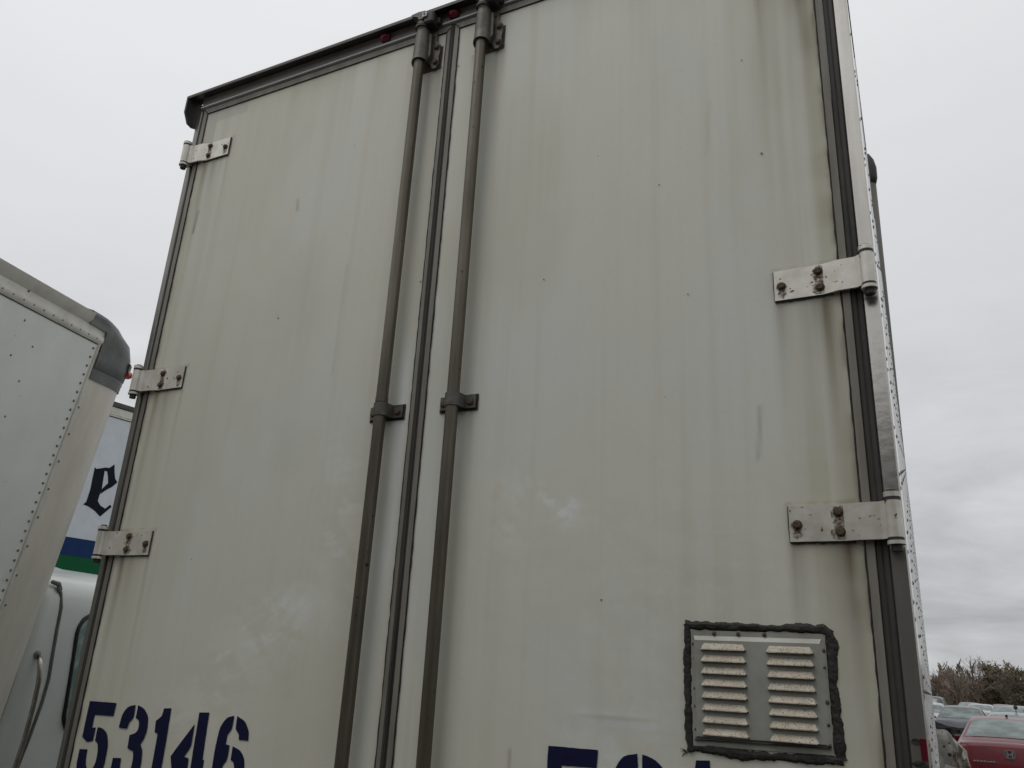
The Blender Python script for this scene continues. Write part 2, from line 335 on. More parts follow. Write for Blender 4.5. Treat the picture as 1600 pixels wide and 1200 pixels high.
def skin(x0, x1, z0, z1, y, parent, name='door_skin', step=.0085):
    nx = int((x1-x0)/step)+1; nz = int((z1-z0)/step)+1
    X, Z = np.meshgrid(np.linspace(x0, x1, nx), np.linspace(z0, z1, nz)); X = X.ravel(); Z = Z.ravel()
    ed = np.minimum(np.minimum(X-x0, x1-X), np.minimum(Z-z0, z1-Z)); fade = np.clip(ed/.06, 0, 1)
    Y = y+fade*(.0014*(fbm(X, Z, 2.5, 1.6, 41)-.5)*2+.0005*(fbm(X, Z, 9, 3, 45)-.5))
    Y -= np.exp(-((Z-1.506)/.012)**2)*sstep(1.75, 1.88, X)*(1-sstep(2.0, 2.09, X))*.0015
    vs = np.stack([X, Y, Z], 1)
    i = np.arange(nx*nz).reshape(nz, nx); q = np.stack([i[:-1, :-1], i[:-1, 1:], i[1:, 1:], i[1:, :-1]], -1).reshape(-1, 4)
    me = bpy.data.meshes.new(name); me.vertices.add(len(vs)); me.vertices.foreach_set('co', vs.ravel())
    me.loops.add(q.size); me.loops.foreach_set('vertex_index', q.ravel().astype(np.int32)); me.polygons.add(len(q)); me.polygons.foreach_set('loop_start', np.arange(0, q.size, 4, dtype=np.int32))
    me.update(calc_edges=True); me.validate(); me.polygons.foreach_set('use_smooth', [True]*len(me.polygons))
    r, g, b = grime_fields(X, Z); at = me.color_attributes.new('grime', 'FLOAT_COLOR', 'POINT'); at.data.foreach_set('color', np.stack([r, g, b, r*0+1], 1).ravel().astype(np.float32))
    me.materials.append(M['door']); o = bpy.data.objects.new(name, me); col.objects.link(o); o.parent = parent; return o

# ------------------------------------------------------------ the trailer in front of us
TR = empty('semi_trailer', (0, 0, 0), 'large dirty white trailer with closed rear doors stencilled 53146, rusty hinges and louvered vent', 'trailer')
def lx(Y): return 2.590-.0075*Y
TL = 11.6
# side wall, left wall, roof, front wall
mb = MB()
mb.add([(lx(.03), .03, 1.05), (lx(TL), TL, 1.05), (lx(TL), TL, 3.875), (lx(.03), .03, 3.875), (lx(.03)-.02, .03, 1.05), (lx(TL)-.02, TL, 1.05), (lx(TL)-.02, TL, 3.875), (lx(.03)-.02, .03, 3.875)],
       [(0, 1, 2, 3), (5, 4, 7, 6), (4, 0, 3, 7), (1, 5, 6, 2), (3, 2, 6, 7), (4, 5, 1, 0)])
wall_r = mb.build('side_wall', M['side'], TR)
rv = MB()
for k in range(19):
    Yc = .13+k*.62
    rv.mi = 0
    for j in range(18):
        z_ = 1.16+j*.15
        rv.dome((lx(Yc), Yc, z_), (1, 0, 0), .0065, .0042, 6)
        if j % 2 == k % 2: rv.dome((lx(Yc+.03), Yc+.03, z_+.04), (1, 0, 0), .0065, .0042, 6)
    rv.mi = 1     # lapped sheet joint
    if k: rv.add([(lx(Yc+.05)+.0004, Yc+.05, 1.05), (lx(Yc+.05)+.0026, Yc+.056, 1.05), (lx(Yc+.05)+.0026, Yc+.056, 3.875), (lx(Yc+.05)+.0004, Yc+.05, 3.875)], [(0, 1, 2, 3)])
tag(rv.build('rivet_rows', [M['rivet'], M['side']], wall_r), kind='stuff')
rp = MB()    # bottom and top rails of the side
for z0, z1, o_ in ((.92, 1.05, .006), (3.875, 3.915, .003)):
    rp.add([(lx(.03)+o_, .03, z0), (lx(TL)+o_, TL, z0), (lx(TL)+o_, TL, z1), (lx(.03)+o_, .03, z1), (lx(.03)-.03, .03, z0), (lx(TL)-.03, TL, z0), (lx(TL)-.03, TL, z1), (lx(.03)-.03, .03, z1)],
           [(0, 1, 2, 3), (5, 4, 7, 6), (4, 0, 3, 7), (1, 5, 6, 2), (3, 2, 6, 7), (4, 5, 1, 0)])
rp.build('side_rail', M['sidemetal'], TR)
MB().box(.004, .024, .03, TL, 1.05, 3.875).build('side_wall', M['side'], TR)
MB().box(.03, 2.46, TL-.06, TL-.01, 1.0, 3.87).build('front_wall', M['side'], TR)
MB().box(.006, 2.48, .035, TL-.001, 3.876, 3.912).build('roof', M['side'], TR)
MB().box(.03, 2.46, .04, TL-.07, 1.055, 1.13).build('floor', M['under'], TR)
# frame: posts, header, sill
po = MB(); po.box(2.556, 2.5925, 0, .029, .98, 3.885, .003); rpost = po.build('corner_post', M['post'], TR)
po = MB(); po.box(-.004, .021, .004, .029, .98, 3.86, .003); po.build('corner_post', mat('dark_reflection_post_metal', (.26, .25, .225), (.17, .16, .14), rough=.3, scale=14, stretch=(1, 1, .12), metal=.8, bump=.05), TR)  # left post: dark reflection put into a darker copy of the post colour
hd = MB(); hd.box(.022, 2.55, -.002, .028, 3.838, 3.888, .002); hd.mi = 1; hd.box(.022, 2.55, -.008, .02, 3.8305, 3.837, .001)  # lower ledge strip: the light it catches put into a paler colour
hdo = hd.build('header', [M['header'], M['side']], TR)
vs = MB(); vs.prism([(-.046, 3.868), (-.046, 3.880), (-.036, 3.893), (.029, 3.925), (.029, 3.889), (-.003, 3.889), (-.038, 3.873)], -.03, 2.61, 0)
vs.prism([(-.046, 3.8675), (-.046, 3.80), (-.022, 3.755), (.003, 3.75), (.028, 3.76), (.028, 3.888), (-.003, 3.8885), (-.038, 3.872)], -.030, -.0215, 0)
vs.prism([(-.046, 3.8675), (-.046, 3.80), (-.022, 3.755), (.003, 3.75), (.028, 3.76), (.028, 3.888), (-.003, 3.8885), (-.038, 3.872)], 2.604, 2.61, 0)
vs.build('rain_visor', M['post_dark'], TR)
MB().box(0, 2.59, -.01, .06, .84, .975, .006).build('rear_sill', M['post_dark'], TR)
for x in (.70, .987, 1.29, 1.59):
    if x == .70: continue
    l_ = MB(); l_.mi = 0; l_.box(x-.02, x+.02, -.008, -.002, 3.846, 3.876, .002); l_.mi = 1
    vsn = []; n_ = 12
    for i in range(5):
        a = i/4*math.pi/2
        for k in range(n_): vsn.append((x+.024*math.cos(a)*math.cos(2*math.pi*k/n_), -.008-.020*math.sin(a), 3.861+.0135*math.cos(a)*math.sin(2*math.pi*k/n_)))
    l_.add(vsn, [(i*n_+k, i*n_+(k+1) % n_, (i+1)*n_+(k+1) % n_, (i+1)*n_+k) for i in range(4) for k in range(n_)])
    l_.build('marker_lamp', [M['blackmetal'], M['lampred']], hdo, smooth=True)
# red corner reflector low on the right post with black smeared bracket
rf = MB(); rf.box(2.577, 2.5895, -.004, -.0005, 1.476, 1.518, .001)
rfo = rf.build('side_reflector', M['red'], rpost)
sm_ = MB()
for cx, cz, w_, h_ in ((2.569, 1.511, .010, .006), (2.574, 1.509, .007, .004), (2.572, 1.469, .012, .006), (2.580, 1.467, .008, .005)):
    q = [(cx+w_*math.cos(t*.6)*(1+.3*rnd.uniform(-1, 1)), -.0015, cz+h_*math.sin(t*.6)*(1+.3*rnd.uniform(-1, 1))) for t in range(10)]
    sm_ = MB(); sm_.add([(cx, -.002, cz)]+q, [(0, 1+i, 1+(i+1) % 10) for i in range(10)]); sm_.build('tar_smear', M['tar'], rpost)
# doors
DB = .99; DT = 3.82
def strip(parent, name, m, x0, x1, y0, y1, z0=DB, z1=DT, bev=.0015): return MB().box(x0, x1, y0, y1, z0, z1, bev).build(name, m, parent)
dl = MB().box(.045, 1.279, .002, .028, DB, DT).build('door', M['trim'], TR); dr = MB().box(1.2965, 2.528, .0021, .028, DB, DT).build('door', M['trim'], TR)
tag(dl, 'left rear door with small stencilled number'); tag(dr, 'right rear door with square louvered vent')
skin(.0665, 1.264, DB+.02, 3.7915, 0, dl, 'door_skin'); skin(1.3145, 2.5105, DB+.02, 3.7915, 0, dr, 'door_skin')
# edge trims (frames round each door), proud of the skin
def frame(parent, x0, x1, xi0, xi1):
    f = MB(); f.mi = 0
    f.box(x0, xi0, -.004, .0015, DB, DT, .001); f.box(xi1, x1, -.004, .0015, DB, DT, .001); f.box(xi0+.0002, xi1-.0002, -.0035, .0015, 3.7935, DT, .001)
    f.box(xi0+.0002, xi1-.0002, -.0035, .0015, DB, DB+.019, .001)
    f.mi = 1
    for (a, b) in ((xi0, 1), (xi1, -1)):
        p = [(a+b*(.0012+.0009*rnd.uniform(-1, 1)), -.0025, DB+(3.79-DB)*i/120) for i in range(121)]; f.tube(p, [.0018+rnd.uniform(0, .0012) for _ in p], 5)
    p = [(xi0+(xi1-xi0)*i/60, -.0025, 3.7925) for i in range(61)]; f.tube(p, [.0018+rnd.uniform(0, .0008) for _ in p], 5)
    f.build('edge_trim', [M['trim'], M['caulk']], parent)
frame(dl, .045, 1.2775, .0665, 1.264); frame(dr, 1.2965, 2.529, 1.3145, 2.5105)
# rubber seals
def seal(parent, x0, x1, y0=-.003):
    f = MB(); w_ = (x1-x0)
    f.prism([(x0, .027), (x0, y0+.004), (x0+w_*.18, y0+.001), (x0+w_*.42, y0+.002), (x0+w_*.55, y0+.0045), (x0+w_*.66, y0+.0025), (x0+w_*.9, y0), (x1, y0+.003), (x1, .027)], DB, DT, 2); f.build('rubber_seal', M['seal'], parent)
seal(dl, .0225, .0445, .001); seal(dr, 2.5295, 2.5555); seal(dl, 1.2785, 1.2955, -.001)
f = MB(); f.box(.0225, 2.5515, .003, .027, 3.8205, 3.8285, .001); f.build('rubber_seal', M['seal'], dl)
# caulk mitres at the centre top
f = MB(); f.tube([(1.298, -.0045, 3.815), (1.3145, -.0045, 3.7935)], .0018, 5); f.build('joint_line', M['caulk'], dr); f = MB(); f.tube([(.047, -.0045, 3.818), (.0665, -.0045, 3.7935)], .002, 5); f.build('joint_line', M['caulk'], dl); f = MB(); f.tube([(1.264, -.0045, 3.7935), (1.276, -.0045, 3.806)], .002, 5)
f.build('joint_line', M['caulk'], dl)
# hinges
def hinge(parent, side, zc):
    """side +1 right post, -1 left post; leaf thickness 6 mm, joggled out over the seal to a knuckle"""
    e0 = 2.352 if side > 0 else .243; s = side
    f = MB(); f.mi = 0; z0, z1 = zc-.041, zc+.042
    xs = [0, .118, .150, .196, .206]; ys = [-.008, -.0085, -.019, -.021, -.030]
    prof = [(e0+s*x, y) for x, y in zip(xs, ys)]+[(e0+s*x, y+.007) for x, y in list(zip(xs, ys))[::-1]]
    if s < 0: prof = prof[::-1]
    f.prism(prof, z0, z1, 2)
    kx = e0+s*.2225; ky = -.030
    f.tube([(kx, ky, z0+.001), (kx, ky, z1-.001)], .0165, 18)
    f.prism([(kx-.013, ky+.004), (kx+.013, ky+.004), (kx+.015*1, .002), (kx-.015, .002)], z0+.004, z1-.004, 2)
    f.mi = 0
    for a, b, r_ in ((z1+.006, z1+.017, .0175), (z0-.014, z0-.006, .0185)): f.tube([(kx, ky, a), (kx, ky, b)], r_, 18)
    f.mi = 1
    for a, b, r_ in ((z1-.001, z1+.006, .0172), (z1+.017, z1+.022, .010), (z0-.006, z0+.001, .0165), (z0-.028, z0-.014, .0115)): f.tube([(kx, ky, a), (kx, ky, b)], r_, 14)
    f.mi = 2
    for dx_, dz_ in ((.018, -.003), (.108, .024), (.110, -.021)): f.hexbolt((e0+s*dx_, -.008, zc+dz_), (0, -1, 0), .0085, .009)
    # rust halo blotches around the bolts
    f.mi = 3
    for dx_, dz_, k in ((.018, -.003, 1.0), (.108, .024, 1.35), (.110, -.021, 1.5), (.109, .002, 1.0), (.018, -.022, .8)):
        n_ = 22; c = (e0+s*dx_, zc+dz_-.003); q = [(c[0]+.0125*k*math.cos(6.283*i/n_)*(1+.28*rnd.uniform(-1, 1)), -.0088, max(z0+.002, c[1]+.0135*k*math.sin(6.283*i/n_)*(1+.28*rnd.uniform(-1, 1)))) for i in range(n_)]
        f.add([(c[0], -.0089, c[1])]+q, [(0, 1+i, 1+(i+1) % n_) for i in range(n_)])
    # dirty bead under and at the free end of the leaf
    f.mi = 1
    f.tube([(e0-s*.001, -.003, z1), (e0-s*.0015, -.004, zc), (e0, -.003, z0-.001)], .0022, 5)
    p = [(e0+s*.14*i/24, -.003, z0-.0015+rnd.uniform(-.0008, .0008)) for i in range(25)]; f.tube(p, [.0022+rnd.uniform(0, .0016) for _ in p], 5)
    o = f.build('hinge', [M['hinge'], M['blackmetal'], M['rust'], M['halo']], parent, auto=35)
    return o
def halo_mat():
    m = bpy.data.materials.new('rust_halo'); m.use_nodes = True; t = m.node_tree; P = t.nodes['Principled BSDF']
    P.inputs['Roughness'].default_value = .8
    T = t.nodes.new('ShaderNodeTexCoord'); nz = t.nodes.new('ShaderNodeTexNoise'); nz.inputs['Scale'].default_value = 130; nz.inputs['Detail'].default_value = 5; t.links.new(T.outputs['Object'], nz.inputs[0])
    r = t.nodes.new('ShaderNodeMapRange'); r.inputs[1].default_value = .38; r.inputs[2].default_value = .66; r.inputs[3].default_value = .12; r.inputs[4].default_value = .85; t.links.new(nz.outputs[0], r.inputs[0]); t.links.new(r.outputs[0], P.inputs['Alpha'])
    P.inputs['Base Color'].default_value = (.15, .095, .055, 1); return m
M['halo'] = halo_mat()
for z in HZS: hinge(dl, -1, z); hinge(dr, 1, z)
# lock rods with guides and top brackets
def lock_rod(parent, x):
    f = MB(); yr = -.036; f.tube([(x, yr, z_) for z_ in (.70, 1.4, 2.3, 3.2, 3.84)], .0188, 24)
    if x < 1.3: f.tube([(x, yr, 2.362), (x, yr, 2.378)], .0200, 24)
    ro = f.build('lock_rod', M['rod'], parent, auto=40)
    for zc in (2.338 if x < 1.3 else 2.345, 1.25):   # guide strap: half ring over the rod with two flat ears
        g = MB(); h = .020; prof = []; th0 = 0
        outer = [(x-.058, -.004), (x-.058, -.010), (x-.030, -.011)]+[(x-.0255*math.cos(a), yr+.004-.0255*math.sin(a)) for a in [i*math.pi/10 for i in range(11)]]+[(x+.030, -.011), (x+.062, -.010), (x+.062, -.004)]
        inner = [(x+.026, -.004)]+[(x+.0205*math.cos(a), yr+.004-.0205*math.sin(a)) for a in [i*math.pi/10 for i in range(11)]]+[(x-.026, -.004)]
        n1_ = len(outer); 
        # build as strips: outer surface + edge caps against the inner outline
        pts = outer+inner; g.prism(pts[::-1], zc-h, zc+h, 2)
        g.mi = 1; g.hexbolt((x+.046, -.010, zc-.002), (0, -1, 0), .009, .008); g.hexbolt((x-.046, -.010, zc-.002), (0, -1, 0), .008, .006); g.dome((x-.018, yr-.014, zc+.001), (-.6, -.8, 0), .003, .001, 6)
        g.mi = 2; g.box(x-.063, x+.068, -.0035, -.0008, zc-h-.006, zc+h+.004, .001)
        g.build('rod_guide', [M['sheath'], M['rust'], M['blackmetal']], ro, auto=40)
    # top bracket: tubular sheath opening into a bolted flange
    b = MB(); n_ = 20; zt = 3.800; zb = 3.655; yr2 = -.038
    rings = []
    for z_, r_ in ((zt, .0250), (zt-.035, .0285), (zb+.02, .0300), (zb, .0325)):
        for k in range(n_+1):
            a = math.pi*1.05*k/n_-.08
            b.v.append((x-.0*1-r_*math.cos(a), yr2-r_*math.sin(a)*1.05+.010, z_+(-.010*math.sin(a)*0 if z_ != zb else .006*math.sin(a))))
    for i in range(3):
        for k in range(n_): q = i*(n_+1)+k; b.face((q, q+1, q+n_+2, q+n_+1))
    # inner skin
    b0 = len(b.v)
    for z_, r_ in ((zt, .0220), (zb, .0285)):
        for k in range(n_+1):
            a = math.pi*1.05*k/n_-.08; b.v.append((x-r_*math.cos(a), yr2-r_*math.sin(a)+.010, z_+(.006*math.sin(a) if z_ == zb else 0)))
    for k in range(n_): q = b0+k; b.face((q+1, q, q+n_+1, q+n_+2))
    for k in range(n_): b.face((3*(n_+1)+k, 3*(n_+1)+k+1, b0+n_+1+k+1, b0+n_+1+k))
    b.prism([(x+.024, zt-.03), (x+.030, zt+.0), (x+.050, zt-.004), (x+.052, zt-.045), (x+.066, zt-.062), (x+.070, zt-.09), (x+.066, zt-.12), (x+.069, zt-.15), (x+.058, zt-.166), (x+.042, zt-.166), (x+.030, zb+.004), (x+.024, zb+.01)][::-1], -.014, -.004, 1)
    b.prism([(x+.0225, zt-.012), (x+.037, zt-.02), (x+.040, zb+.03), (x+.026, zb+.01)], -.030, -.0036, 1)
    b.prism([(x-.041, zb+.07), (x-.024, zb+.09), (x-.024, zb-.005), (x-.034, zb-.016), (x-.041, zb-.006)], -.010, -.0035, 1)
    b.mi = 1
    for dz_ in (-.075, -.142): b.hexbolt((x+.056, -.014, zt+dz_), (0, -1, 0), .009, .009)
    b.hexbolt((x+.041, -.014, zt-.022), (0, -1, 0), .004, .003)
    b.prism([(x-.045, zb+.075), (x+.074, zb+.08), (x+.073, zb-.018), (x-.038, zb-.022)], -.0034, -.0010, 1)
    b.build('rod_bracket', [M['sheath'], M['rust']], ro, auto=40)
    # cam and keeper at the header
    c = MB(); c.tube([(x, yr, 3.800), (x, yr, 3.812), (x, yr, 3.835)], [.0195, .024, .021], 16); c.mi = 1
    c.tube([(x-.001, yr, 3.806), (x-.001, yr, 3.816)], .027, 16)
    c.mi = 0; c.prism([(x-.040, 3.862), (x-.012, 3.850), (x-.006, 3.835), (x+.014, 3.834), (x+.020, 3.868), (x-.008, 3.872), (x-.04, 3.869)], -.060, -.022, 1)
    c.mi = 1; c.box(x+.012, x+.055, -.058, -.008, 3.812, 3.862, .006); c.box(x-.03, x+.06, -.0155, -.0085, 3.842, 3.872, .002); c.box(x+.050, x+.066, -.030, -.008, 3.822, 3.85, .003)
    c.mi = 2; c.box(x+.010, x+.029, -.0635, -.0605, 3.838, 3.858, .001)
    c.mi = 1; c.tube([(x+.0195, -.064, 3.849), (x+.0195, -.0655, 3.849)], .0045, 8)
    c.build('cam_keeper', [M['sheath'], M['blackmetal'], M['white']], ro, auto=40)
lock_rod(dl, 1.177); lock_rod(dr, 1.432)
# stencilled numbers
DG = {'5a': [(1, -2), (129, -1), (126, -40), (37, -42), (38, -81), (55, -79), (54, -119), (28, -126), (0, -111), (0, -44)],
 '5b': [(64, -78), (88, -79), (114, -93), (128, -126), (129, -165), (127, -200), (114, -228), (88, -243), (64, -245), (64, -206), (80, -198), (87, -180), (88, -150), (80, -124), (64, -118)],
 '5c': [(0, -148), (37, -146), (38, -172), (43, -190), (54, -203), (54, -245), (24, -236), (6, -215), (0, -188)],
 '3a': [(218, -1), (184, -8), (165, -34), (162, -72), (200, -72), (203, -54), (220, -39)],
 '3b': [(230, -1), (262, -10), (285, -32), (290, -69), (284, -95), (272, -112), (286, -128), (291, -160), (290, -195), (282, -225), (262, -241), (230, -246), (230, -205), (247, -197), (252, -180), (252, -150), (246, -134), (219, -128), (217, -90), (238, -84), (251, -72), (250, -52), (243, -42), (230, -39)],
 '3c': [(162, -160), (199, -158), (200, -185), (207, -199), (219, -205), (219, -245), (190, -240), (169, -222), (162, -195)],
 '1': [(347, -3), (378, -1), (380, -91), (381, -244), (340, -244), (339, -76), (325, -74), (321, -41), (344, -26)],
 '4a': [(487, -39), (488, -101), (466, -131), (486, -134), (488, -170), (424, -170), (411, -134)],
 '4b': [(499, -5), (539, -3), (542, -131), (549, -134), (549, -168), (542, -171), (543, -244), (502, -244), (499, -89)],
 '6a': [(640, -5), (614, -11), (592, -38), (586, -89), (585, -134), (587, -180), (592, -215), (610, -238), (640, -246), (640, -205), (628, -196), (624, -175), (625, -140), (640, -124), (640, -86), (624, -84), (625, -58), (640, -42)],
 '6b': [(653, -5), (686, -17), (706, -42), (709, -68), (672, -68), (671, -54), (653, -41)],
 '6c': [(653, -87), (686, -96), (704, -115), (710, -145), (709, -190), (700, -222), (680, -240), (653, -246), (653, -205), (668, -195), (672, -175), (671, -140), (665, -128), (653, -124)]}
def refine(pts, n=5, jit=.0):
    o = []
    for i in range(len(pts)):
        a, b = pts[i], pts[(i+1) % len(pts)]; L_ = math.hypot(a[0]-b[0], a[1]-b[1]); k = max(1, int(L_/9))
        for t in range(k): o.append((a[0]+(b[0]-a[0])*t/k+rnd.uniform(-jit, jit), a[1]+(b[1]-a[1])*t/k+rnd.uniform(-jit, jit)))
    return o
def chaikin(pts):
    o = []; n = len(pts)
    for i in range(n):
        p, a, b = pts[i-1], pts[i], pts[(i+1) % n]
        v1 = (a[0]-p[0], a[1]-p[1]); v2 = (b[0]-a[0], b[1]-a[1]); l1 = math.hypot(*v1); l2 = math.hypot(*v2)
        ang = math.degrees(math.acos(max(-1, min(1, (v1[0]*v2[0]+v1[1]*v2[1])/(l1*l2)))))
        if ang < 55:
            k1 = min(.35, 12/l1); k2 = min(.35, 12/l2); o += [(a[0]-v1[0]*k1, a[1]-v1[1]*k1), (a[0]+(v2[0]*k2-v1[0]*k1)*.22, a[1]+(v2[1]*k2-v1[1]*k1)*.22), (a[0]+v2[0]*k2, a[1]+v2[1]*k2)]
        else: o.append(a)
    return o
def number(parent, x0, z0, sx=1.0, gap=0.0):
    f = MB(); k0 = {'5': 0, '3': 1, '1': 2, '4': 3, '6': 4}
    for k, pts in DG.items():
        off = k0[k[0]]*gap
        q = [((x0+off+p[0]*.001*sx), z0+p[1]*.001) for p in refine(chaikin(pts), 5, .35)]
        f.prism(q[::-1], -.0022, -.0016, 1)
    f.build('stencil_number', M['navy'], parent)
number(dl, .101, 1.443); number(dr, 1.7595, 1.4405, 1.0, .007)
# louvered vent with smeared sealant
VX0, VX1, VZ0, VZ1 = 2.116, 2.412, 1.468, 1.716
v = MB(); v.mi = 0; v.prism([(VX0, VZ0), (VX1, VZ0+.004), (VX1, VZ1-.001), (VX0, VZ1)], -.004, -.001, 1)
v.mi = 0; v.add([(VX0+.006, -.0042, VZ1-.012), (VX1-.008, -.0042, VZ1-.012), (VX1-.012, -.011, VZ1-.022), (VX0+.010, -.011, VZ1-.022), (VX0+.002, -.0042, VZ1-.002), (VX1-.002, -.0042, VZ1-.002)], [(0, 3, 2, 1), (0, 1, 5, 4)])
v.mi = 0; v.add([(VX0+.010, -.011, VZ1-.022), (VX1-.012, -.011, VZ1-.022), (VX1-.014, -.011, VZ0+.024), (VX0+.012, -.011, VZ0+.020), (VX0+.002, -.0042, VZ1-.012), (VX1-.002, -.0042, VZ1-.012), (VX1-.004, -.0042, VZ0+.02), (VX0+.004, -.0042, VZ0+.016)],
      [(0, 3, 2, 1), (4, 7, 3, 0), (2, 6, 5, 1), (3, 7, 6, 2)])
for c in range(2):
    x0, x1 = ((2.1405, 2.2415), (2.2865, 2.386))[c]
    for i in range(8):
        zt = 1.6875-i*.0258-(c*.0012); zb = zt-.0125; yb = -.0205; v.mi = 1; e_ = .007
        v.add([(x0+e_, -.0112, zt), (x1-e_, -.0112, zt), (x1-.001, yb, zb), (x0+.001, yb, zb), (x0-.001, -.0112, zb), (x1+.001, -.0112, zb), (x0+.001, yb, zb-.0022), (x1-.001, yb, zb-.0022)],
              [(0, 3, 2, 1), (0, 4, 3), (1, 2, 5), (3, 6, 7, 2)])
        v.mi = 3; v.add([(x0, -.0114, zb+.001), (x1, -.0114, zb+.001), (x1, -.0114, zb-.0035), (x0, -.0114, zb-.0035), (x0+.001, yb+.0006, zb-.0018), (x1-.001, yb+.0006, zb-.0018)], [(3, 2, 1, 0), (3, 4, 5, 2)])  # shadow line under each louver put in as dark faces
v.mi = 3
for p_ in ((2.170, VZ1-.006), (2.225, VZ1-.006), (2.283, VZ1-.006)): v.dome((p_[0], -.004, p_[1]), (0, -1, 0), .005, .005)
for z_ in (1.685, 1.653, 1.588, 1.55, 1.502): v.dome((VX0+.008, -.0045, z_), (0, -1, 0), .0035+rnd.uniform(0, .003), .004)
for z_ in (1.68, 1.645, 1.575, 1.53, 1.49): v.dome((VX1-.007, -.0045, z_), (0, -1, 0), .0035+rnd.uniform(0, .003), .004)
v.mi = 4; v.prism([(VX0+.004, VZ0+.0135), (VX1-.004, VZ0+.018), (VX1-.004, VZ0+.0165), (VX0+.004, VZ0+.012)][::-1], -.009, -.0042, 1)
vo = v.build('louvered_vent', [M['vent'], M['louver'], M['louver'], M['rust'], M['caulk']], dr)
# sealant: irregular flattened bead with ragged borders, tracing the vent edge
s_ = MB()
def walk(n, sm=6):
    a_ = [rnd.gauss(0, 1) for _ in range(n+4*sm)]; o = []
    for i in range(n): seg = a_[i:i+2*sm]; o.append(sum(seg)/math.sqrt(len(seg)))
    return o
def bead(path, wd):
    n = len(path); secs = 9; b0 = len(s_.v)
    L1, L2, L3, R1, H1 = walk(n, 9), walk(n, 2), walk(n, 5), walk(n, 7), walk(n, 4)
    for i, (x, z) in enumerate(path):
        a = path[max(0, i-1)]; b = path[min(n-1, i+1)]; tx, tz = b[0]-a[0], b[1]-a[1]; L_ = math.hypot(tx, tz) or 1; nx_, nz_ = -tz/L_, tx/L_
        wl = wd*max(.55, 1+.18*L1[i]+.15*L2[i]); wr = wd*max(.6, .95+.13*R1[i]+.12*L2[-i-1])
        hh = .006+.0012*H1[i]
        for k in range(secs):
            t = k/(secs-1)*2-1; off = t*(wl if t > 0 else wr); s_.v.append((x+nx_*off, -.0010-max(.001, hh)*(1-abs(t)**3)+.0006*math.sin(k*2.1+L3[i]*2), z+nz_*off))
    for i in range(n-1):
        for k in range(secs-1): q = b0+i*secs+k; s_.face((q, q+secs, q+secs+1, q+1))
def lerp_path(pts, st=.004):
    o = []
    for (a, b) in zip(pts[:-1], pts[1:]):
        L_ = math.hypot(a[0]-b[0], a[1]-b[1]); k = int(L_/st)
        for t in range(k): o.append((a[0]+(b[0]-a[0])*t/k, a[1]+(b[1]-a[1])*t/k))
    return o+[pts[-1]]
bead(lerp_path([(2.103, 1.727), (2.17, 1.7265), (2.25, 1.7255), (2.33, 1.7255), (2.405, 1.7255), (2.420, 1.718), (2.424, 1.70)]), .0098)
bead(lerp_path([(2.107, 1.729), (2.107, 1.68), (2.105, 1.60), (2.106, 1.52), (2.108, 1.455)]), .0095)
bead(lerp_path([(2.418, 1.722), (2.421, 1.66), (2.422, 1.58), (2.424, 1.52), (2.425, 1.465)]), .0110)
bead(lerp_path([(2.104, 1.461), (2.13, 1.463), (2.20, 1.459), (2.27, 1.4585), (2.34, 1.4600), (2.43, 1.462)]), .0100)
for i in range(7):
    a = rnd.uniform(2.2, 4.4); l_ = rnd.uniform(.008, .02); s_.tube([(2.101, -.003, 1.452), (2.101+math.cos(a)*l_*.5, -.002, 1.452+math.sin(a)*l_*.5), (2.101+math.cos(a+.3)*l_, -.0015, 1.452+math.sin(a+.3)*l_)], [.0012, .0008, .0003], 4)
s_.build('sealant_bead', M['tar'], vo, smooth=True)
# dried insects and specks
sp_ = MB()
for x, z, r_ in ((2.34, 2.979, .004), (1.695, 2.709, .0035), (2.127, 2.587, .003), (.66, 2.742, .004), (1.891, 1.783, .003), (1.269, 1.711, .004), (1.254, 2.78, .003), (1.325, 3.62, .004), (2.30, 3.31, .0025), (1.86, 3.1, .002), (.45, 1.9, .002), (1.70, 1.38, .0025), (2.05, 2.95, .0025), (2.06, 2.3, .002), (.9, 3.4, .002)):
    sp_ = MB(); sp_.dome((x, -.0016, z), (.2, -1, .3), r_*rnd.uniform(.45, .8), .002, 6); sp_.build('dried_speck', M['rust'], dr if x > 1.3 else dl)
# running gear, under-run guard
def wheel(parent, c, r=.5, w_=.24, axis='x', rim=.3, name='wheel'):
    c = Vector(c); f = MB(); n = 28
    ax = Vector((1, 0, 0)); prof = [(-w_/2, rim), (-w_/2, r*.93), (-w_/2+.03, r), (w_/2-.03, r), (w_/2, r*.93), (w_/2, rim), (w_/2-.04, rim*.9), (w_/2-.05, .0001)]
    mats_ = [0, 0, 0, 0, 0, 1, 1]
    b0 = len(f.v)
    for x, rr in prof:
        for k in range(n): th = 2*math.pi*k/n; f.v.append((c.x+x, c.y+rr*math.cos(th), c.z+rr*math.sin(th)))
    for i in range(len(prof)-1):
        f.mi = mats_[i]
        for k in range(n): f.face((b0+i*n+k, b0+(i+1)*n+k, b0+(i+1)*n+(k+1) % n, b0+i*n+(k+1) % n))
    return f.build(name, [M['tyre'], M['wheel']], parent, auto=40)
for yy in (1.6, 2.85):
    for x in (.30, 2.26): wheel(TR, (x, yy, GZ+.5), .5, .26)
u_ = MB(); u_.box(.62, .74, .1, TL-.1, .80, 1.05); u_.box(1.82, 1.94, .1, TL-.1, .80, 1.05); u_.tube([(.3, 1.6, GZ+.5), (2.26, 1.6, GZ+.5)], .06); u_.tube([(.3, 2.85, GZ+.5), (2.26, 2.85, GZ+.5)], .06)
for x in (.66, 1.86):
    u_.box(x-.05, x+.05, 1.2, 3.2, .42, .80); u_.box(x-.04, x+.04, 9.0, 9.12, GZ, .8)
u_.build('chassis', M['under'], TR)
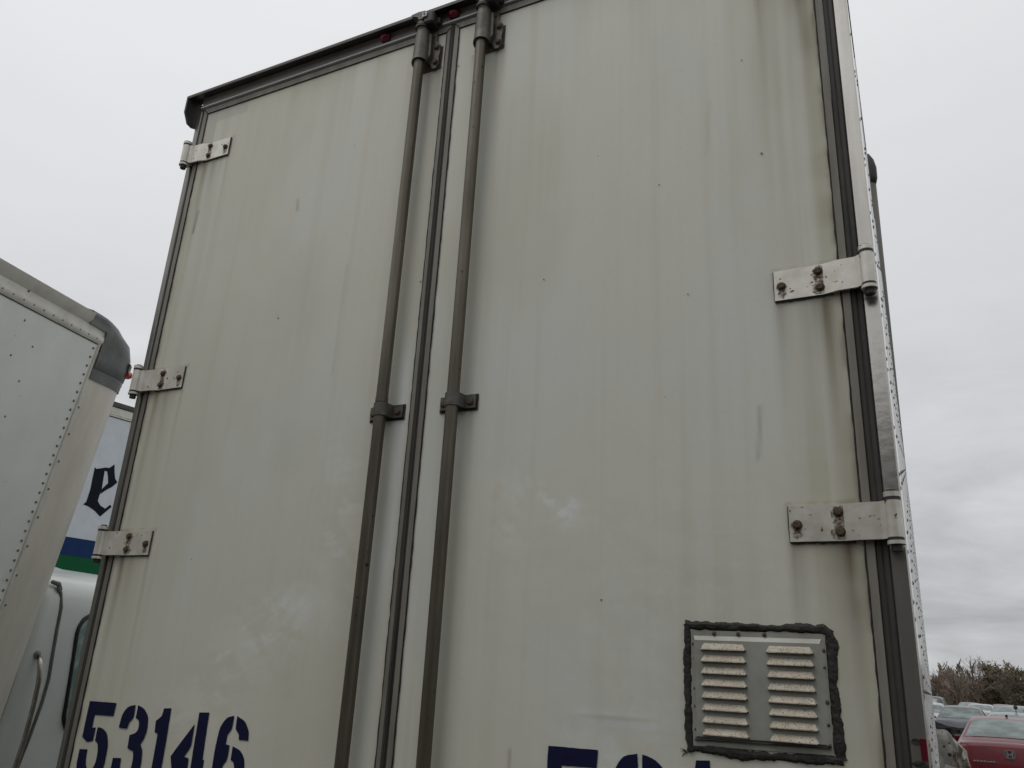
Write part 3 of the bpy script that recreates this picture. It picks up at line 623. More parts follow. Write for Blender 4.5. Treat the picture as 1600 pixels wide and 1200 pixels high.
u_ = MB(); u_.box(.3, 2.29, -.03, .06, .38, .48, .008); u_.box(.7, .78, -.01, .05, .481, .839); u_.box(1.8, 1.88, -.01, .05, .481, .839); u_.build('underrun_guard', M['post_dark'], TR)

# ------------------------------------------------------------ leaning box truck on the left
DD = Vector((-0.29340225, 0.95461392, 0.0512581)); UP = Vector((0.18424718, 0.00385325, 0.98287239)); C0 = Vector((-1.70305936, 0.94966684, 3.4))
OUT = DD.cross(UP).normalized(); UP = OUT.cross(DD).normalized()   # x = outward (towards us), y = forward, z = up
TM = Matrix.Identity(4)
for i in range(3): TM[i][0] = OUT[i]; TM[i][1] = DD[i]; TM[i][2] = UP[i]; TM[i][3] = C0[i]
# origin of the empty at the truck's base
base_off = Vector((-1.1, -1.5, -3.56)); TMB = TM @ Matrix.Translation(base_off)
TK = empty('box_truck', None, 'leaning white box truck with riveted side and rounded grey corner cap, left of the trailer', 'box truck', mat=TMB)
class TB(MB):
    def build(s, name, mats, parent=None, **kw):
        s.v = [tuple(Vector(v)-base_off) for v in s.v] ; return MB.build(s, name, mats, parent, **kw)
BW = 2.35; BL = 4.6
b = TB(); b.add([(0, -BL, -2.9), (0, .003, -2.9), (0, .003, -.058), (0, -BL, -.058)], [(0, 1, 2, 3)])
panel = b.build('side_panel', M['tkpanel'], TK)
def arc_out(r, x_in, yc, n=14, a0=0, a1=math.pi/2): # rounded front corner, from side (x=0) to front
    return [(-x_in-r*0+(-r+r*math.cos(a)), yc+r*math.sin(a)) for a in [a0+(a1-a0)*i/n for i in range(n+1)]]
RC = .31; YC = .205
def corner_strip(mb, z0, z1, grow=0., y_start=.0, top_fn=None, r=RC):
    pts = [(grow, y_start), (grow, YC*.5+y_start*.5)]+[(-r+(r+grow)*math.cos(a), YC+(r+grow)*math.sin(a)) for a in [math.pi/2*i/16 for i in range(17)]]+[(-BW/2, YC+r+grow)]
    n = len(pts); b0 = len(mb.v)
    for (x, y) in pts: mb.v.append((x, y, z0))
    for (x, y) in pts: mb.v.append((x, y, z1))
    for i in range(n-1): mb.face((b0+i, b0+i+1, b0+n+i+1, b0+n+i))
    return pts
b = TB(); corner_strip(b, -2.9, -.10, 0.0, .022); b.build('corner_sheet', M['tkcorner'], TK, auto=30)
b = TB()   # upright bead between side panel and corner, and top rail
b.tube([(.002, .012, -2.9), (.002, .012, -.06)], .009, 8)
b.add([(.003, -BL, -.06), (.003, .03, -.06), (.012, .03, -.045), (.012, -BL, -.045), (.012, .03, -.02), (.012, -BL, -.02), (.003, .03, -.005), (.003, -BL, -.005), (.003, .03, .026), (.003, -BL, .026), (.022, -.127, .06), (.022, -BL, .06), (.030, -.135, .092), (.030, -BL, .092), (0.0, -.135, .10), (0.0, -BL, .10), (-.2, -.135, .115), (-.2, -BL, .115), (.003, -.127, .027)],
      [(0, 1, 2, 3), (3, 2, 4, 5), (5, 4, 6, 7), (7, 6, 8, 9), (9, 16+2, 10, 11), (11, 10, 12, 13), (13, 12, 14, 15), (15, 14, 16, 17)])
b.build('top_rail', M['tkrail'], TK, auto=40)
b = TB()
n_rv = 62
for i in range(52):
    b.dome((.0005, -.022, -.095-i*.0555), (1, 0, 0), .0085, .006, 8)
    if i % 3 == 0 and i > 3: b.dome((.001, .035, -.12-i*.0555), (1, 0, 0), .008, .004, 8)
for i in range(60): b.dome((.008, -.035-i*.075, -.034), (1, 0, .35), .0085, .006, 8)
for k in range(1, 9):
    b.dome((.004, -.12-k*.5, .02), (1, 0, 0), .008, .005, 8)
    for i in range(14): b.dome((.0005, -.10-k*.47, -.13-.20*i), (1, 0, 0), .0065, .004, 8); 
for i in range(4): b.dome((.0005, -.455, -.24-.2*i), (1, 0, 0), .006, .004, 8)
tag(b.build('rivet_rows', M['rivet'], TK, smooth=True), kind='stuff')
b = TB()   # joint dark line under the rail
b.box(.0005, .0035, -BL, -.002, -.0655, -.0605); b.build('joint_line', M['caulk'], TK)
# cap: grey plastic corner with flange, recess and lamp
b = TB()
def cap_ring(z, grow, y0):
    t_ = max(0, min(1, z/.11)); r_ = RC+.16*t_; yc_ = YC+RC-.13*t_-r_; ys_ = max(y0+.001, yc_)
    pts = [(grow, y0), (grow, y0*.5+ys_*.5)]+[(-r_+(r_+grow)*math.cos(a), max(ys_, yc_+(r_+grow)*math.sin(a))) for a in [math.pi/2*i/20 for i in range(21)]]+[(-BW/2, yc_+r_+grow)]
    return [(x, y, z) for x, y in pts]
lv = [(-.272, .001, .025), (-.272, .008, .025), (-.205, .010, .024), (-.20, .014, .024), (-.14, .020, .022), (-.06, .012, .026), (-.055, .013, .026), (.024, .013, .026), (.027, .013, -.13), (.045, .012, -.13), (.06, .010, -.13), (.075, .012, -.13), (.09, .014, -.13), (.108, .004, -.13), (.116, -.05, -.13)]
rings = [cap_ring(z, g, y) for z, g, y in lv]; n = len(rings[0])
for r_ in rings: b.v += r_
for i in range(len(rings)-1):
    for k in range(n-1): b.face((i*n+k, i*n+k+1, (i+1)*n+k+1, (i+1)*n+k))
cap = b.build('corner_cap', M['cap'], TK, auto=35)
b = TB()
for i in range(6):
    a = i/6*math.pi/2*.95+.1
    b.dome((-RC+(RC+.010)*math.cos(a), YC+(RC+.012)*math.sin(a), -.225), (math.cos(a), math.sin(a), 0), .0045, .003, 6)
for i in range(7): b.dome((.0075, .04, -.03-i*.03), (1, 0, 0), .0045, .003, 6)
tag(b.build('cap_rivets', M['rivet'], cap, smooth=True), kind='stuff')
# lamp in a dark recess on the round of the cap
a = R(31); cx, cy = -RC+(RC+.006)*math.cos(a), YC+(RC+.006)*math.sin(a)
b = TB(); tdir = Vector((-math.sin(a), math.cos(a), 0)); nn = Vector((math.cos(a), math.sin(a), 0)); cc = Vector((cx, cy, -.145))
def obox(mb, c, ux, hx, uy, hy, uz, hz_):
    mb.add([c+ux*sx*hx+uy*sy*hy+uz*sz*hz_ for sx in (-1, 1) for sy in (-1, 1) for sz in (-1, 1)], [(0, 1, 3, 2), (4, 6, 7, 5), (0, 4, 5, 1), (2, 3, 7, 6), (0, 2, 6, 4), (1, 5, 7, 3)])
b.mi = 0; obox(b, cc+Vector((0, 0, .040)), tdir, .050, nn, .020, Vector((0, 0, 1)), .026)
b.mi = 1; b.tube([cc+tdir*-.04+nn*.008, cc+tdir*.0+nn*.022, cc+tdir*.04+nn*.008], [.022, .026, .022], 12)
b.tube([cc+nn*.01, cc+nn*.045], [.018, .014], 12)
b.build('marker_lamp', [M['blackmetal'], M['amber']], cap, auto=40)
b = TB()   # remaining faces of the cargo box
b.add([(-BW/2, YC+RC, -2.9), (-BW, YC+RC, -2.9), (-BW, -BL, -2.9), (-.01, -BL, -2.9), (-BW/2, YC+RC-.2, .105), (-BW, YC+RC-.2, .105), (-BW, -BL, .1), (-.01, -BL, .1), (-.20, -.05, .1), (-.01, YC, -2.9)], [(0, 4, 5, 1), (1, 5, 6, 2), (2, 6, 7, 3), (4, 8, 7, 6, 5), (0, 1, 2, 3, 9)])
b.add([(-.006, -.5, -.06), (-.006, .15, -.06), (-.006, .15, .03), (-.006, -.1, .085), (-.006, -.5, .085)], [(0, 1, 2, 3, 4)])
b.build('cargo_box', M['tkcorner'], TK)
# cab
CX = -.18       # cab side plane
def cabside(y, z):   # tumblehome: leans inwards above the belt, rounds over at the roof edge
    t = max(0, z+2.35); x = CX-.07*t*t
    return x
YC0, YC1 = .60, 2.35; ZR = -1.40
b = TB(); secs = []
zs = [-3.1, -2.9, -2.7, -2.5, -2.3, -2.1, -1.95, -1.8, -1.68, -1.60]
prof = [(cabside(0, z), z) for z in zs]; xe = prof[-1][0]
prof += [(xe-.022, -1.555), (xe-.055, -1.515), (xe-.11, -1.49), (xe-.22, -1.48), (xe-.45, -1.49), (-BW/2, -1.53)]
full = prof+[(-BW-x_, z_) for x_, z_ in prof[:-1][::-1]]
ys = [YC0, YC0+.02, YC0+.06, 1.0, 1.5, 1.9, 2.2, 2.45, 2.6, 2.7]
for y in ys:
    k = .035 if y == YC0 else (.01 if y < .63 else 0); f_ = max(0, y-1.9)/.8
    secs.append([(x+(k+.05*f_**2)*(1 if x < -BW/2 else -1), y, z-k-(max(0, (z+2.3))*f_*.95 if z > -2.3 else 0)) for x, z in full])
n = len(full)
for s__ in secs: b.v += s__
for i in range(len(secs)-1):
    for k in range(n-1): b.face((i*n+k, i*n+k+1, (i+1)*n+k+1, (i+1)*n+k))
b.face([k for k in range(n)]); b.face([(len(secs)-1)*n+k for k in range(n)][::-1])
cab = b.build('cab', M['cabwhite'], TK, auto=45)
b = TB()   # hood and bumper of the cab
b.box(-BW+.45, -.50, 2.68, 3.7, -2.95, -2.32, .08); b.build('hood', M['cabwhite'], TK, smooth=False)
def cab_pt(y, z, o=.003): return (cabside(y, z)+o+(-.002 if z > -1.65 else 0), y, z)
# door seam, drip moulding with its end knob
seam = [(.700, -1.535), (.740, -1.57), (.768, -1.66), (.785, -1.80), (.812, -1.95), (.845, -2.10), (.855, -2.25), (.85, -2.45), (.835, -2.65), (.82, -2.95)]
def seam_x(z): return cabside(0, z)
b = TB(); b.tube([(seam_x(min(z, -1.6))+.002-(0 if z < -1.6 else .012), y, z) for y, z in seam], .0125, 8); b.tube([(seam_x(-1.6)-.028, .650, -1.505), (seam_x(-1.6)-.020, .705, -1.515), (seam_x(-1.6)-.010, .730, -1.550)], [.012, .017, .012], 8)
b.build('door_seam', M['seam'], cab, smooth=True)
# window with rubber gasket
def rrect(y0, y1, z0, z1, r, sl=0, n=7):
    o = []
    for cy_, cz_, a0 in ((y1-r, z1-r, 0), (y0+r, z1-r, 90), (y0+r, z0+r, 180), (y1-r, z0+r, 270)):
        for i in range(n+1): a_ = R(a0+90*i/n); o.append((cy_+r*math.cos(a_)+sl*(cz_+r*math.sin(a_)-z0), cz_+r*math.sin(a_)))
    return o
WQ = [(y-.24*(z+1.95)+.03, z) for y, z in rrect(.985, 1.90, -2.47, -1.70, .14, 0.0)]
b = TB(); b.v = []; n = len(WQ)
b.add([cab_pt(y, z, .004) for y, z in WQ]+[cab_pt(1.46, z_, .004) for z_ in (-2.1,)], [(i, (i+1) % n, n) for i in range(n)])
b.build('window', M['glass'], cab)
b = TB(); b.tube([cab_pt(y, z, .006) for y, z in WQ]+[cab_pt(*WQ[0], .006)], .014, 8, cap=False); b.build('window_gasket', M['rubber'], cab, smooth=True)
# grab handle
b = TB(); hp = [(.680, -1.955, .012), (.670, -1.985, .04), (.672, -2.03, .055), (.688, -2.10, .06), (.712, -2.25, .06), (.735, -2.45, .06), (.74, -2.7, .06), (.74, -2.85, .05), (.74, -2.9, .01)]
b.tube([(seam_x(z)+o_, y, z) for y, z, o_ in hp], .015, 12); b.mi = 1
b.tube([(seam_x(-1.955)+.001, .668, -1.945), (seam_x(-1.955)+.012, .668, -1.945)], .024, 14); b.hexbolt((seam_x(-1.955)+.012, .668, -1.94), (1, 0, 0), .009, .006)
b.build('grab_handle', [M['chrome'], M['trim']], cab, smooth=True)
b = TB(); b.box(-.55, -.42, -BL, 3.5, -3.2, -2.91); b.box(-BW+.42, -BW+.55, -BL, 3.5, -3.2, -2.91); b.build('chassis', M['under'], TK)
def tk_wheel(x, y):
    o = wheel(TK, (0, 0, 0), .42, .24, rim=.24); o.location = Vector((x, y, -3.14))-base_off
for x in (-.24, -BW+.24):
    for y in (-3.2, 2.0): tk_wheel(x, y)

# ------------------------------------------------------------ white trailer with the blackletter e
A = R(8); E0 = Vector((-4.62807281, 3.24503035, 0)); EM = Matrix.Translation(E0) @ Matrix.Rotation(-A, 4, 'Z')   # local y runs along the wall, +x towards us
ET = empty('lettered_trailer', None, 'distant white trailer with black letter e above blue and green stripes, behind the box truck', 'trailer', mat=EM @ Matrix.Translation((0, 0, GZ)))
class EB(MB):
    def build(s, name, mats, parent=None, **kw):
        s.v = [(v[0], v[1], v[2]-GZ) for v in s.v]; return MB.build(s, name, mats, parent, **kw)
EL0, EL1 = -5.5, 7.5
def wall_rect(y0, y1, z0, z1, x, name, m, parent):
    b = EB(); b.box(x-.012, x, y0, y1, z0, z1); return b.build(name, m, parent)
MB0 = EB(); MB0.box(-2.5, -.012, EL0, EL1, 1.0, 3.99); MB0.build('body', M['trwhite'], ET)
sw = wall_rect(EL0, EL1, 2.601, 3.838, 0, 'side_wall', M['trwhite'], ET)
wall_rect(EL0, EL1, 2.431, 2.599, .001, 'blue_stripe', M['stripe_blue'], ET)
wall_rect(EL0, EL1, 2.262, 2.430, .001, 'green_stripe', M['stripe_green'], ET)
wall_rect(EL0, EL1, 1.0, 2.261, 0, 'side_wall', M['trwhite'], ET)
b = EB(); b.mi = 0; b.box(-.05, .010, EL0, EL1, 3.846, 3.945, .003); b.box(-.05, .016, EL0, EL1, 3.865, 3.875, .002); b.mi = 1; b.box(-.05, .026, EL0, EL1, 3.947, 3.997, .004); b.mi = 1; b.box(-.02, .004, EL0, EL1, 3.8385, 3.8455)
b.build('top_rail', [M['tkrail'], M['post_dark']], ET)
ePts = [(-.056, 3.302), (-.04, 3.287), (.055, 3.322), (.09, 3.325), (.135, 3.372), (.150, 3.30), (.170, 3.225), (.200, 3.208), (.235, 3.19), (.150, 3.128), (.075, 3.075), (.060, 3.062), (.048, 2.985), (.075, 2.955), (.150, 2.915), (.185, 2.968), (.200, 2.950), (.110, 2.842), (.04, 2.883), (-.03, 2.915), (-.085, 2.925), (-.062, 2.955), (-.05, 3.08)]
hole = [(.052, 3.292), (.075, 3.285), (.125, 3.172), (.100, 3.150), (.070, 3.118), (.056, 3.150)]
# letter drawn as solid strokes so that the counter stays open
eL = [[(-.056, 3.302), (-.035, 3.289), (.055, 3.325), (.050, 3.290), (.055, 3.2), (.062, 3.11), (.052, 3.04), (.048, 2.985), (.03, 2.96), (-.062, 2.955), (-.05, 3.08)],
      [(.055, 3.325), (.090, 3.327), (.135, 3.375), (.152, 3.30), (.172, 3.238), (.205, 3.205), (.155, 3.168), (.112, 3.178), (.098, 3.235), (.078, 3.288), (.050, 3.290)],
      [(.155, 3.168), (.205, 3.205), (.160, 3.150), (.100, 3.100), (.058, 3.055), (.062, 3.105), (.112, 3.178)],
      [(-.062, 2.955), (.03, 2.96), (.048, 2.985), (.085, 2.945), (.140, 2.925), (.180, 2.972), (.200, 2.955), (.105, 2.840), (.04, 2.885), (-.03, 2.915), (-.085, 2.925)]]
b = EB()
for st_ in eL: b.prism(st_, .0005, .003, 0)
b.build('letter', M['blackpaint'], ET)
b = EB()
for k in range(9):
    for i in range(40): b.dome((.0004, -1.62+k*.0+(-.0)+[-3.2, -2, -.8, .4, 1.6, 2.8, 4.0, 5.2, 6.4][k]*1.0+1.5-.0, 2.62+i*.03), (1, 0, 0), .004, .003, 5)
tag(b.build('rivet_rows', M['rivet'], ET), kind='stuff')
b = EB(); b.box(-1.9, -.6, EL0+.3, EL1-.3, .75, .99); b.build('chassis', M['under'], ET)
for x in (-.2, -2.3):
    for y in (5.2, 6.4, -4.2):
        o = wheel(ET, (0, 0, 0), .5, .26); o.location = (x, y, .5)

# ------------------------------------------------------------ pole behind the trailer
PX, PY = 2.27, 15.6
P_ = empty('lamp_pole', (PX, PY, GZ), 'tall dark pole with a rounded dark head rising behind the trailer side', 'pole')
b = MB(); b.tube([(0, 0, 0), (.055, 0, 6), (.115, 0, 12.78)], [.15, .14, .135], 16); b.build('pole', M['pole'], P_, smooth=True)
b = MB(); b.tube([(.115, 0, 12.60), (.125, -.02, 12.72), (.13, -.03, 12.98), (.115, -.02, 13.2), (.095, 0, 13.36), (.08, 0, 13.42)], [.14, .165, .165, .14, .09, .03], 14)
b.build('lamp_head', M['blackmetal'], P_, smooth=True)
b = MB(); b.box(-.3, .3, -.3, .3, 0, .08, .01); b.build('base_plate', M['pole'], P_)

# ------------------------------------------------------------ plain trailer added unseen behind the camera, to shade the lower doors
OT = empty('added_shade_trailer', (1.2, -5.6, GZ), 'plain grey trailer added unseen behind the camera to shade the doors', 'trailer')
MB().box(-7.0, 7.0, -2.5, 0, 1.15, 4.1, .03).build('cargo_box', mat('grey_trailer_paint', (.075, .075, .072), (.055, .055, .053), rough=.6), OT)
b = MB(); b.box(-6.8, 6.8, -2.3, -.2, .85, 1.14); b.build('chassis', M['under'], OT)
for x in (-5.4, -4.1, 5.2):
    for y in (-.15, -2.35):
        o = wheel(OT, (0, 0, 0), .5, .26); o.rotation_euler = (0, 0, math.pi/2); o.location = (x, y, .5)

# ------------------------------------------------------------ cars
def interp(tab, x):
    for (a, b) in zip(tab[:-1], tab[1:]):
        if x <= b[0]: t = (x-a[0])/(b[0]-a[0]); t = max(0, min(1, t)); return a[1]+(b[1]-a[1])*t
    return tab[-1][1]
SEDAN = dict(L=4.75, W=1.80, top=[(0, .50), (.015, .70), (.03, .90), (.07, 1.02), (.14, 1.065), (.22, 1.08), (.72, 1.095), (.82, 1.125), (1.45, 1.385), (1.65, 1.42), (2.1, 1.445), (2.6, 1.42), (2.8, 1.38), (3.45, 1.02), (3.6, .96), (4.3, .84), (4.55, .74), (4.70, .60), (4.75, .45)],
             rear=(.80, 1.50), front=(2.82, 3.46), side=(1.15, 3.3), belt=.93)
SUV = dict(L=4.6, W=1.84, top=[(0, .70), (.05, .98), (.12, 1.05), (.45, 1.60), (.65, 1.68), (1.6, 1.72), (2.5, 1.69), (2.75, 1.63), (3.4, 1.16), (3.5, 1.09), (4.2, .98), (4.45, .86), (4.6, .5)],
           rear=(.14, .46), front=(2.78, 3.40), side=(.5, 3.2), belt=1.05)
def car(name, label, loc, rz, spec, paint, detail=0, group=None, hood_crumple=False, front_gone=False):
    """local y: rear (0) to front (L); rz turns it about the rear centre"""
    T = empty(name, (loc[0], loc[1], GZ), label, 'car', group); T.rotation_euler = (0, 0, rz)
    top = spec['top']; Lc = spec['L']; W2 = spec['W']/2; belt = spec['belt']
    ysn = sorted(set([p[0] for p in top]+[Lc*i/44 for i in range(45)])); f = MB(); nseg = 0; rows = []
    roofz = max(p[1] for p in top)
    for y in ysn:
        zt = interp(top, y); e_ = min(y, Lc-y); hw = W2*(1-.16*max(0, 1-e_/.55)**2); 
        bz = belt*.97+.03*y/Lc; h = max(0, (zt-bz)/(roofz-bz)); zb = min(bz, zt-.05)
        zlow = .26+.08*max(0, 1-e_/.25)
        wr = hw*(.93-.30*h**.9) if h > 0 else hw*.93
        sec = [(hw*.90, zlow), (hw*.985, zlow+.10), (hw, .55 if zb > .6 else zb*.8), (hw*.985, zb-.06), (hw*.95, zb)]
        s2 = (wr+.02, zt-.055) if h > .05 else (hw*.94, zb+(zt-zb)*.4)
        sec += [s2, (wr*.97, zt-.02), (wr*.82, zt), (wr*.45, zt+.012), (0, zt+.016)]
        if hood_crumple and y > 3.5:
            k = (y-3.5); sec = [(x*(1-.05*k), z if i < 4 else z+.12*k*math.sin(y*9+i)+.05*k) for i, (x, z) in enumerate(sec)]
        rows.append([(-x, y, z) for x, z in sec]+[(x, y, z) for x, z in sec[:-1][::-1]])
    n = len(rows[0])
    keep = [i for i in range(len(rows)) if not (front_gone and ysn[i] > 4.5)]
    rows = [rows[i] for i in keep]; yk = [ysn[i] for i in keep]
    for r_ in rows: f.v += r_
    for i in range(len(rows)-1):
        for k in range(n-1): f.face((i*n+k+1, i*n+k, (i+1)*n+k, (i+1)*n+k+1))
    f.face([k for k in range(n)]); f.mi = 1 if front_gone else 0; f.face([(len(rows)-1)*n+k for k in range(n)][::-1])
    body = f.build('body', [paint, M['rubber']], T, auto=28)
    gm = M['carglass']
    def panel_top(name, y0, y1, lim=.985, off=.006):
        g = MB(); nn = 8; mm = 10; yy = [y0+(y1-y0)*i/nn for i in range(nn+1)]
        for y in yy:
            zt = interp(top, y); bz = belt*.97+.03*y/Lc; h = max(0, (zt-bz)/(roofz-bz)); e_ = min(y, Lc-y); hw = W2*(1-.16*max(0, 1-e_/.55)**2); wr = hw*(.93-.30*h**.9)
            for k in range(mm+1):
                u = k/mm*2-1; ax = abs(u)*wr*.90; z = zt+.016-.004*(ax/(wr*.45)) if ax < wr*.45 else (zt+.012-.012*(ax-wr*.45)/(wr*.37) if ax < wr*.82 else zt-.02*(ax-wr*.82)/(wr*.15))
                g.v.append((math.copysign(ax, u), y, z+off))
        for i in range(nn):
            for k in range(mm): q = i*(mm+1)+k; g.face((q, q+1, q+mm+2, q+mm+1))
        return g.build(name, gm, T, smooth=True)
    rw = panel_top('rear_window', spec['rear'][0]+.03, spec['rear'][1]-.03); ws = panel_top('windshield', spec['front'][0]+.03, spec['front'][1]-.02)
    for sgn in (-1, 1):
        g = MB(); y0, y1 = spec['side']; nn = 14
        for i in range(nn+1):
            y = y0+(y1-y0)*i/nn; zt = interp(top, y); bz = belt*.97+.03*y/Lc; h = max(0, (zt-bz)/(roofz-bz)); hw = W2; wr = hw*(.93-.30*h**.9)
            a_ = Vector((hw*.95, y, bz)); c_ = Vector((wr+.02, y, zt-.055))
            for t in (.12, .9): p = a_.lerp(c_, t if c_.z-a_.z > .05 else .12+.01*t); g.v.append((sgn*(p.x+.006), p.y, p.z))
        for i in range(nn): g.face((2*i, 2*i+1, 2*i+3, 2*i+2))
        g.build('side_window', gm, T)
        for y, z in ((Lc*.185, .33), (Lc*.80, .33)):
            wo = wheel(T, (0, 0, 0), .33, .20, rim=.21); wo.location = (sgn*(W2-.09), y, .33)
        g = MB(); g.box(sgn*W2*.70-.14, sgn*W2*.70+.14, -.004 if spec is SUV else .03, .10, .74, .90, .02); g.build('tail_light', M['lens'], T)
        if not front_gone: g = MB(); g.box(sgn*W2*.66-.14, sgn*W2*.66+.14, Lc-.22, Lc-.10, .62, .74, .02); g.build('headlight', M['headlens'], T)
        g = MB(); g.box(sgn*(W2-.01)-.07, sgn*(W2-.01)+.07, 3.05, 3.14, .98, 1.06, .02); g.build('mirror', paint, T)
    return T, body
M['carglass'] = mat('car_glass', (.06, .085, .078), (.17, .225, .205), rough=.10, spec=.8, scale=2.2, stretch=(1, 1, 3), detail=5, lo=.40, hi=.62)  # streaks of reflected cloud put into the glass colour
M['lens'] = mat('tail_lens', (.20, .012, .015), (.12, .01, .01), rough=.15, coat=.5)
M['headlens'] = mat('head_lens', (.45, .46, .47), (.3, .3, .3), rough=.12, coat=.5)
def paint(name, c): return mat(name, c, tuple(x*.85 for x in c), rough=.3, scale=2, coat=.35)
p_red = mat('red_paint', (.125, .0035, .010), (.10, .003, .009), rough=.35, scale=2, coat=.45, spec=.3); p_sil = paint('silver_paint', (.24, .255, .26)); p_dark = paint('dark_grey_paint', (.05, .055, .065)); p_white = paint('white_paint', (.46, .47, .47)); p_blk = paint('black_paint', (.015, .016, .018)); p_beige = paint('beige_paint', (.42, .39, .34)); p_blue = paint('blue_grey_paint', (.10, .13, .17))
RZ = R(-4)
RED, rb = car('red_sedan', 'dark red sedan seen from behind with chrome emblem on its boot lid', (3.50, 14.25), RZ, SEDAN, p_red)
# emblem: a square-rounded ring with an H whose legs bend, and chrome script
g = MB(); yb = .022
def eb(pts, z0=.93): g.prism([(x, z0+z) for x, z in pts], yb-.018, yb+.03, 1)
ring_o = rrect(-.075, .075, -.062, .062, .035); ring_i = rrect(-.063, .063, -.052, .052, .028)
b0 = len(g.v); n = len(ring_o)
for P0, yy in ((ring_o, yb-.018), (ring_i, yb-.018), (ring_o, yb+.03)):
    for x, z in P0: g.v.append((x*(1+.10*z/.06), yy, .93+z))
for k in range(n):
    k2 = (k+1) % n; g.face((b0+k, b0+k2, b0+n+k2, b0+n+k)); g.face((b0+k2, b0+k, b0+2*n+k, b0+2*n+k2))
eb([(-.058, .050), (-.030, .050), (-.020, .010), (-.020, -.012), (-.026, -.050), (-.048, -.050), (-.042, -.010)][::-1]); eb([(.058, .050), (.030, .050), (.020, .010), (.020, -.012), (.026, -.050), (.048, -.050), (.042, -.010)]); eb([(-.020, .010), (.020, .010), (.020, -.012), (-.020, -.012)][::-1])
g.build('emblem', M['chrome2'] if 'chrome2' in M else mat('chrome', (.75, .76, .78), rough=.15, metal=.9), rb)
g = MB()
for i in range(7): x = -.52+i*.045; g.box(x, x+.030, .004, .055, .797, .806+.004*(i % 2)+(.006 if i == 6 else 0), .001)
g.box(-.53, -.20, .006, .055, .790, .7945); g.build('script_badge', _mc['chrome'], rb)
g = MB(); g.box(-.02, .02, 1.83, 1.90, 1.452, 1.50, .008); g.build('roof_fin', p_blk, RED)
g = MB()
for sgn in (-1, 1): g.box(sgn*.70-.13, sgn*.70+.13, .010, .12, .80, .92, .03)
car('silver_sedan', 'silver sedan parked just beyond the red one', (4.10, 21.4), RZ, SEDAN, p_sil)
b = MB(); b.tube([(0, 0, 0), (0, 0, .05), (0, 0, .50)], [.012, .010, .006], 6); b.mi = 0; b.dome((0, 0, .16), (0, 0, 1), .05, .05, 10); b.dome((0, 0, .16), (0, 0, -1), .05, .05, 10)
o = b.build('antenna', M['rubber'], bpy.data.objects['silver_sedan']); o.location = (.02, 2.0, 1.42)
car('wrecked_dark_sedan', 'dark grey sedan with crumpled hood and missing front bumper, facing the camera', (3.45, 37.0), R(180-5), SEDAN, p_dark, hood_crumple=True, front_gone=True)
# torn front of the dark car
b = MB()
for i in range(60):
    x = rnd.uniform(-.8, .8); z = rnd.uniform(.25, .75); b.box(x-.12, x+.12, 4.35+rnd.uniform(-.1, .25), 4.5+rnd.uniform(0, .2), z-.03, z+.03)
b.build('torn_front', mat('torn_black', (.012, .012, .013), (.03, .03, .03), rough=.7), bpy.data.objects['wrecked_dark_sedan'])
# labels for the far rows
far = [('white_hatchback', 'white car partly hidden behind the trailer edge, left of the crumpled dark sedan', (2.15, 45.5), SEDAN, p_white, 178),
       ('parked_car', 'dark grey car with only its roof visible behind the silver sedan', (5.3, 46), SEDAN, p_blue, -6),
       ('parked_car', 'white roofed car in the far row right behind the crumpled dark sedan', (4.4, 52.5), SEDAN, p_white, -5),
       ('parked_car', 'black tall car in the far row below the trees, left of the others', (1.9, 58), SUV, p_blk, -5),
       ('parked_car', 'beige car in the far row before the treeline at the right edge', (8.2, 53), SEDAN, p_beige, -7),
       ('parked_car', 'silver car in the far row between the white and the beige one', (6.4, 54.5), SEDAN, p_sil, -4)]
far += [('parked_car', 'red car with only its roof showing in the far row below the dark evergreen', (6.0, 62), SEDAN, p_red, -5),
        ('parked_car', 'dark blue car in the farthest row, its roof showing left of the red one', (4.1, 63), SEDAN, p_blue, -5),
        ('parked_car', 'pale silver car in the farthest row nearest the treeline at right', (8.6, 64), SEDAN, p_sil, -6)]
for nm, lb, (x, y), spc, pt, rz in far: car(nm, lb, (x, y), R(rz), spc, pt, group='parked cars in the far row')
# crushed white body panels propped up between the far end of the trailer and the red sedan
FX, FY = 2.60, 12.1
WK = empty('crushed_body_panel', (FX, FY, GZ), 'crushed white car panel with torn brown padding between the trailer and the red sedan', 'car panel')
b = MB(); nn = 18; mm = 16; vs_ = []
for i in range(nn+1):
    for j in range(mm+1):
        u_ = i/nn; v_ = j/mm; z_ = .0+1.30*v_*(1-.35*max(0, u_-.35)**1.2) ; x_ = -.12+.36*u_+.10*math.sin(v_*2.8)*(u_-.2)+.015*math.sin(v_*13+u_*6)
        y_ = -.10*math.sin(u_*2.6)-.06*math.sin(v_*7+u_*3)+.03*math.sin(v_*17+u_*11)+.25*v_
        vs_.append((x_, y_, z_))
b.add(vs_, [(i*(mm+1)+j, (i+1)*(mm+1)+j, (i+1)*(mm+1)+j+1, i*(mm+1)+j+1) for i in range(nn) for j in range(mm)])
pn = b.build('fender_sheet', [mat('scuffed_white', (.42, .41, .37), (.24, .225, .195), rough=.55, scale=7, speck=((.06, .05, .045), 9, .68))], WK, smooth=True); sm2 = pn.modifiers.new('thick', 'SOLIDIFY'); sm2.thickness = .012
b = MB(); b.prism([(-.06, .45), (.10, .40), (.15, .62), (.12, .82), (-.03, .86), (-.08, .68)], -.20, -.17, 1); b.build('inner_liner', [mat('bright_panel', (.62, .62, .58), (.5, .5, .46), rough=.5)], WK)
b = MB()
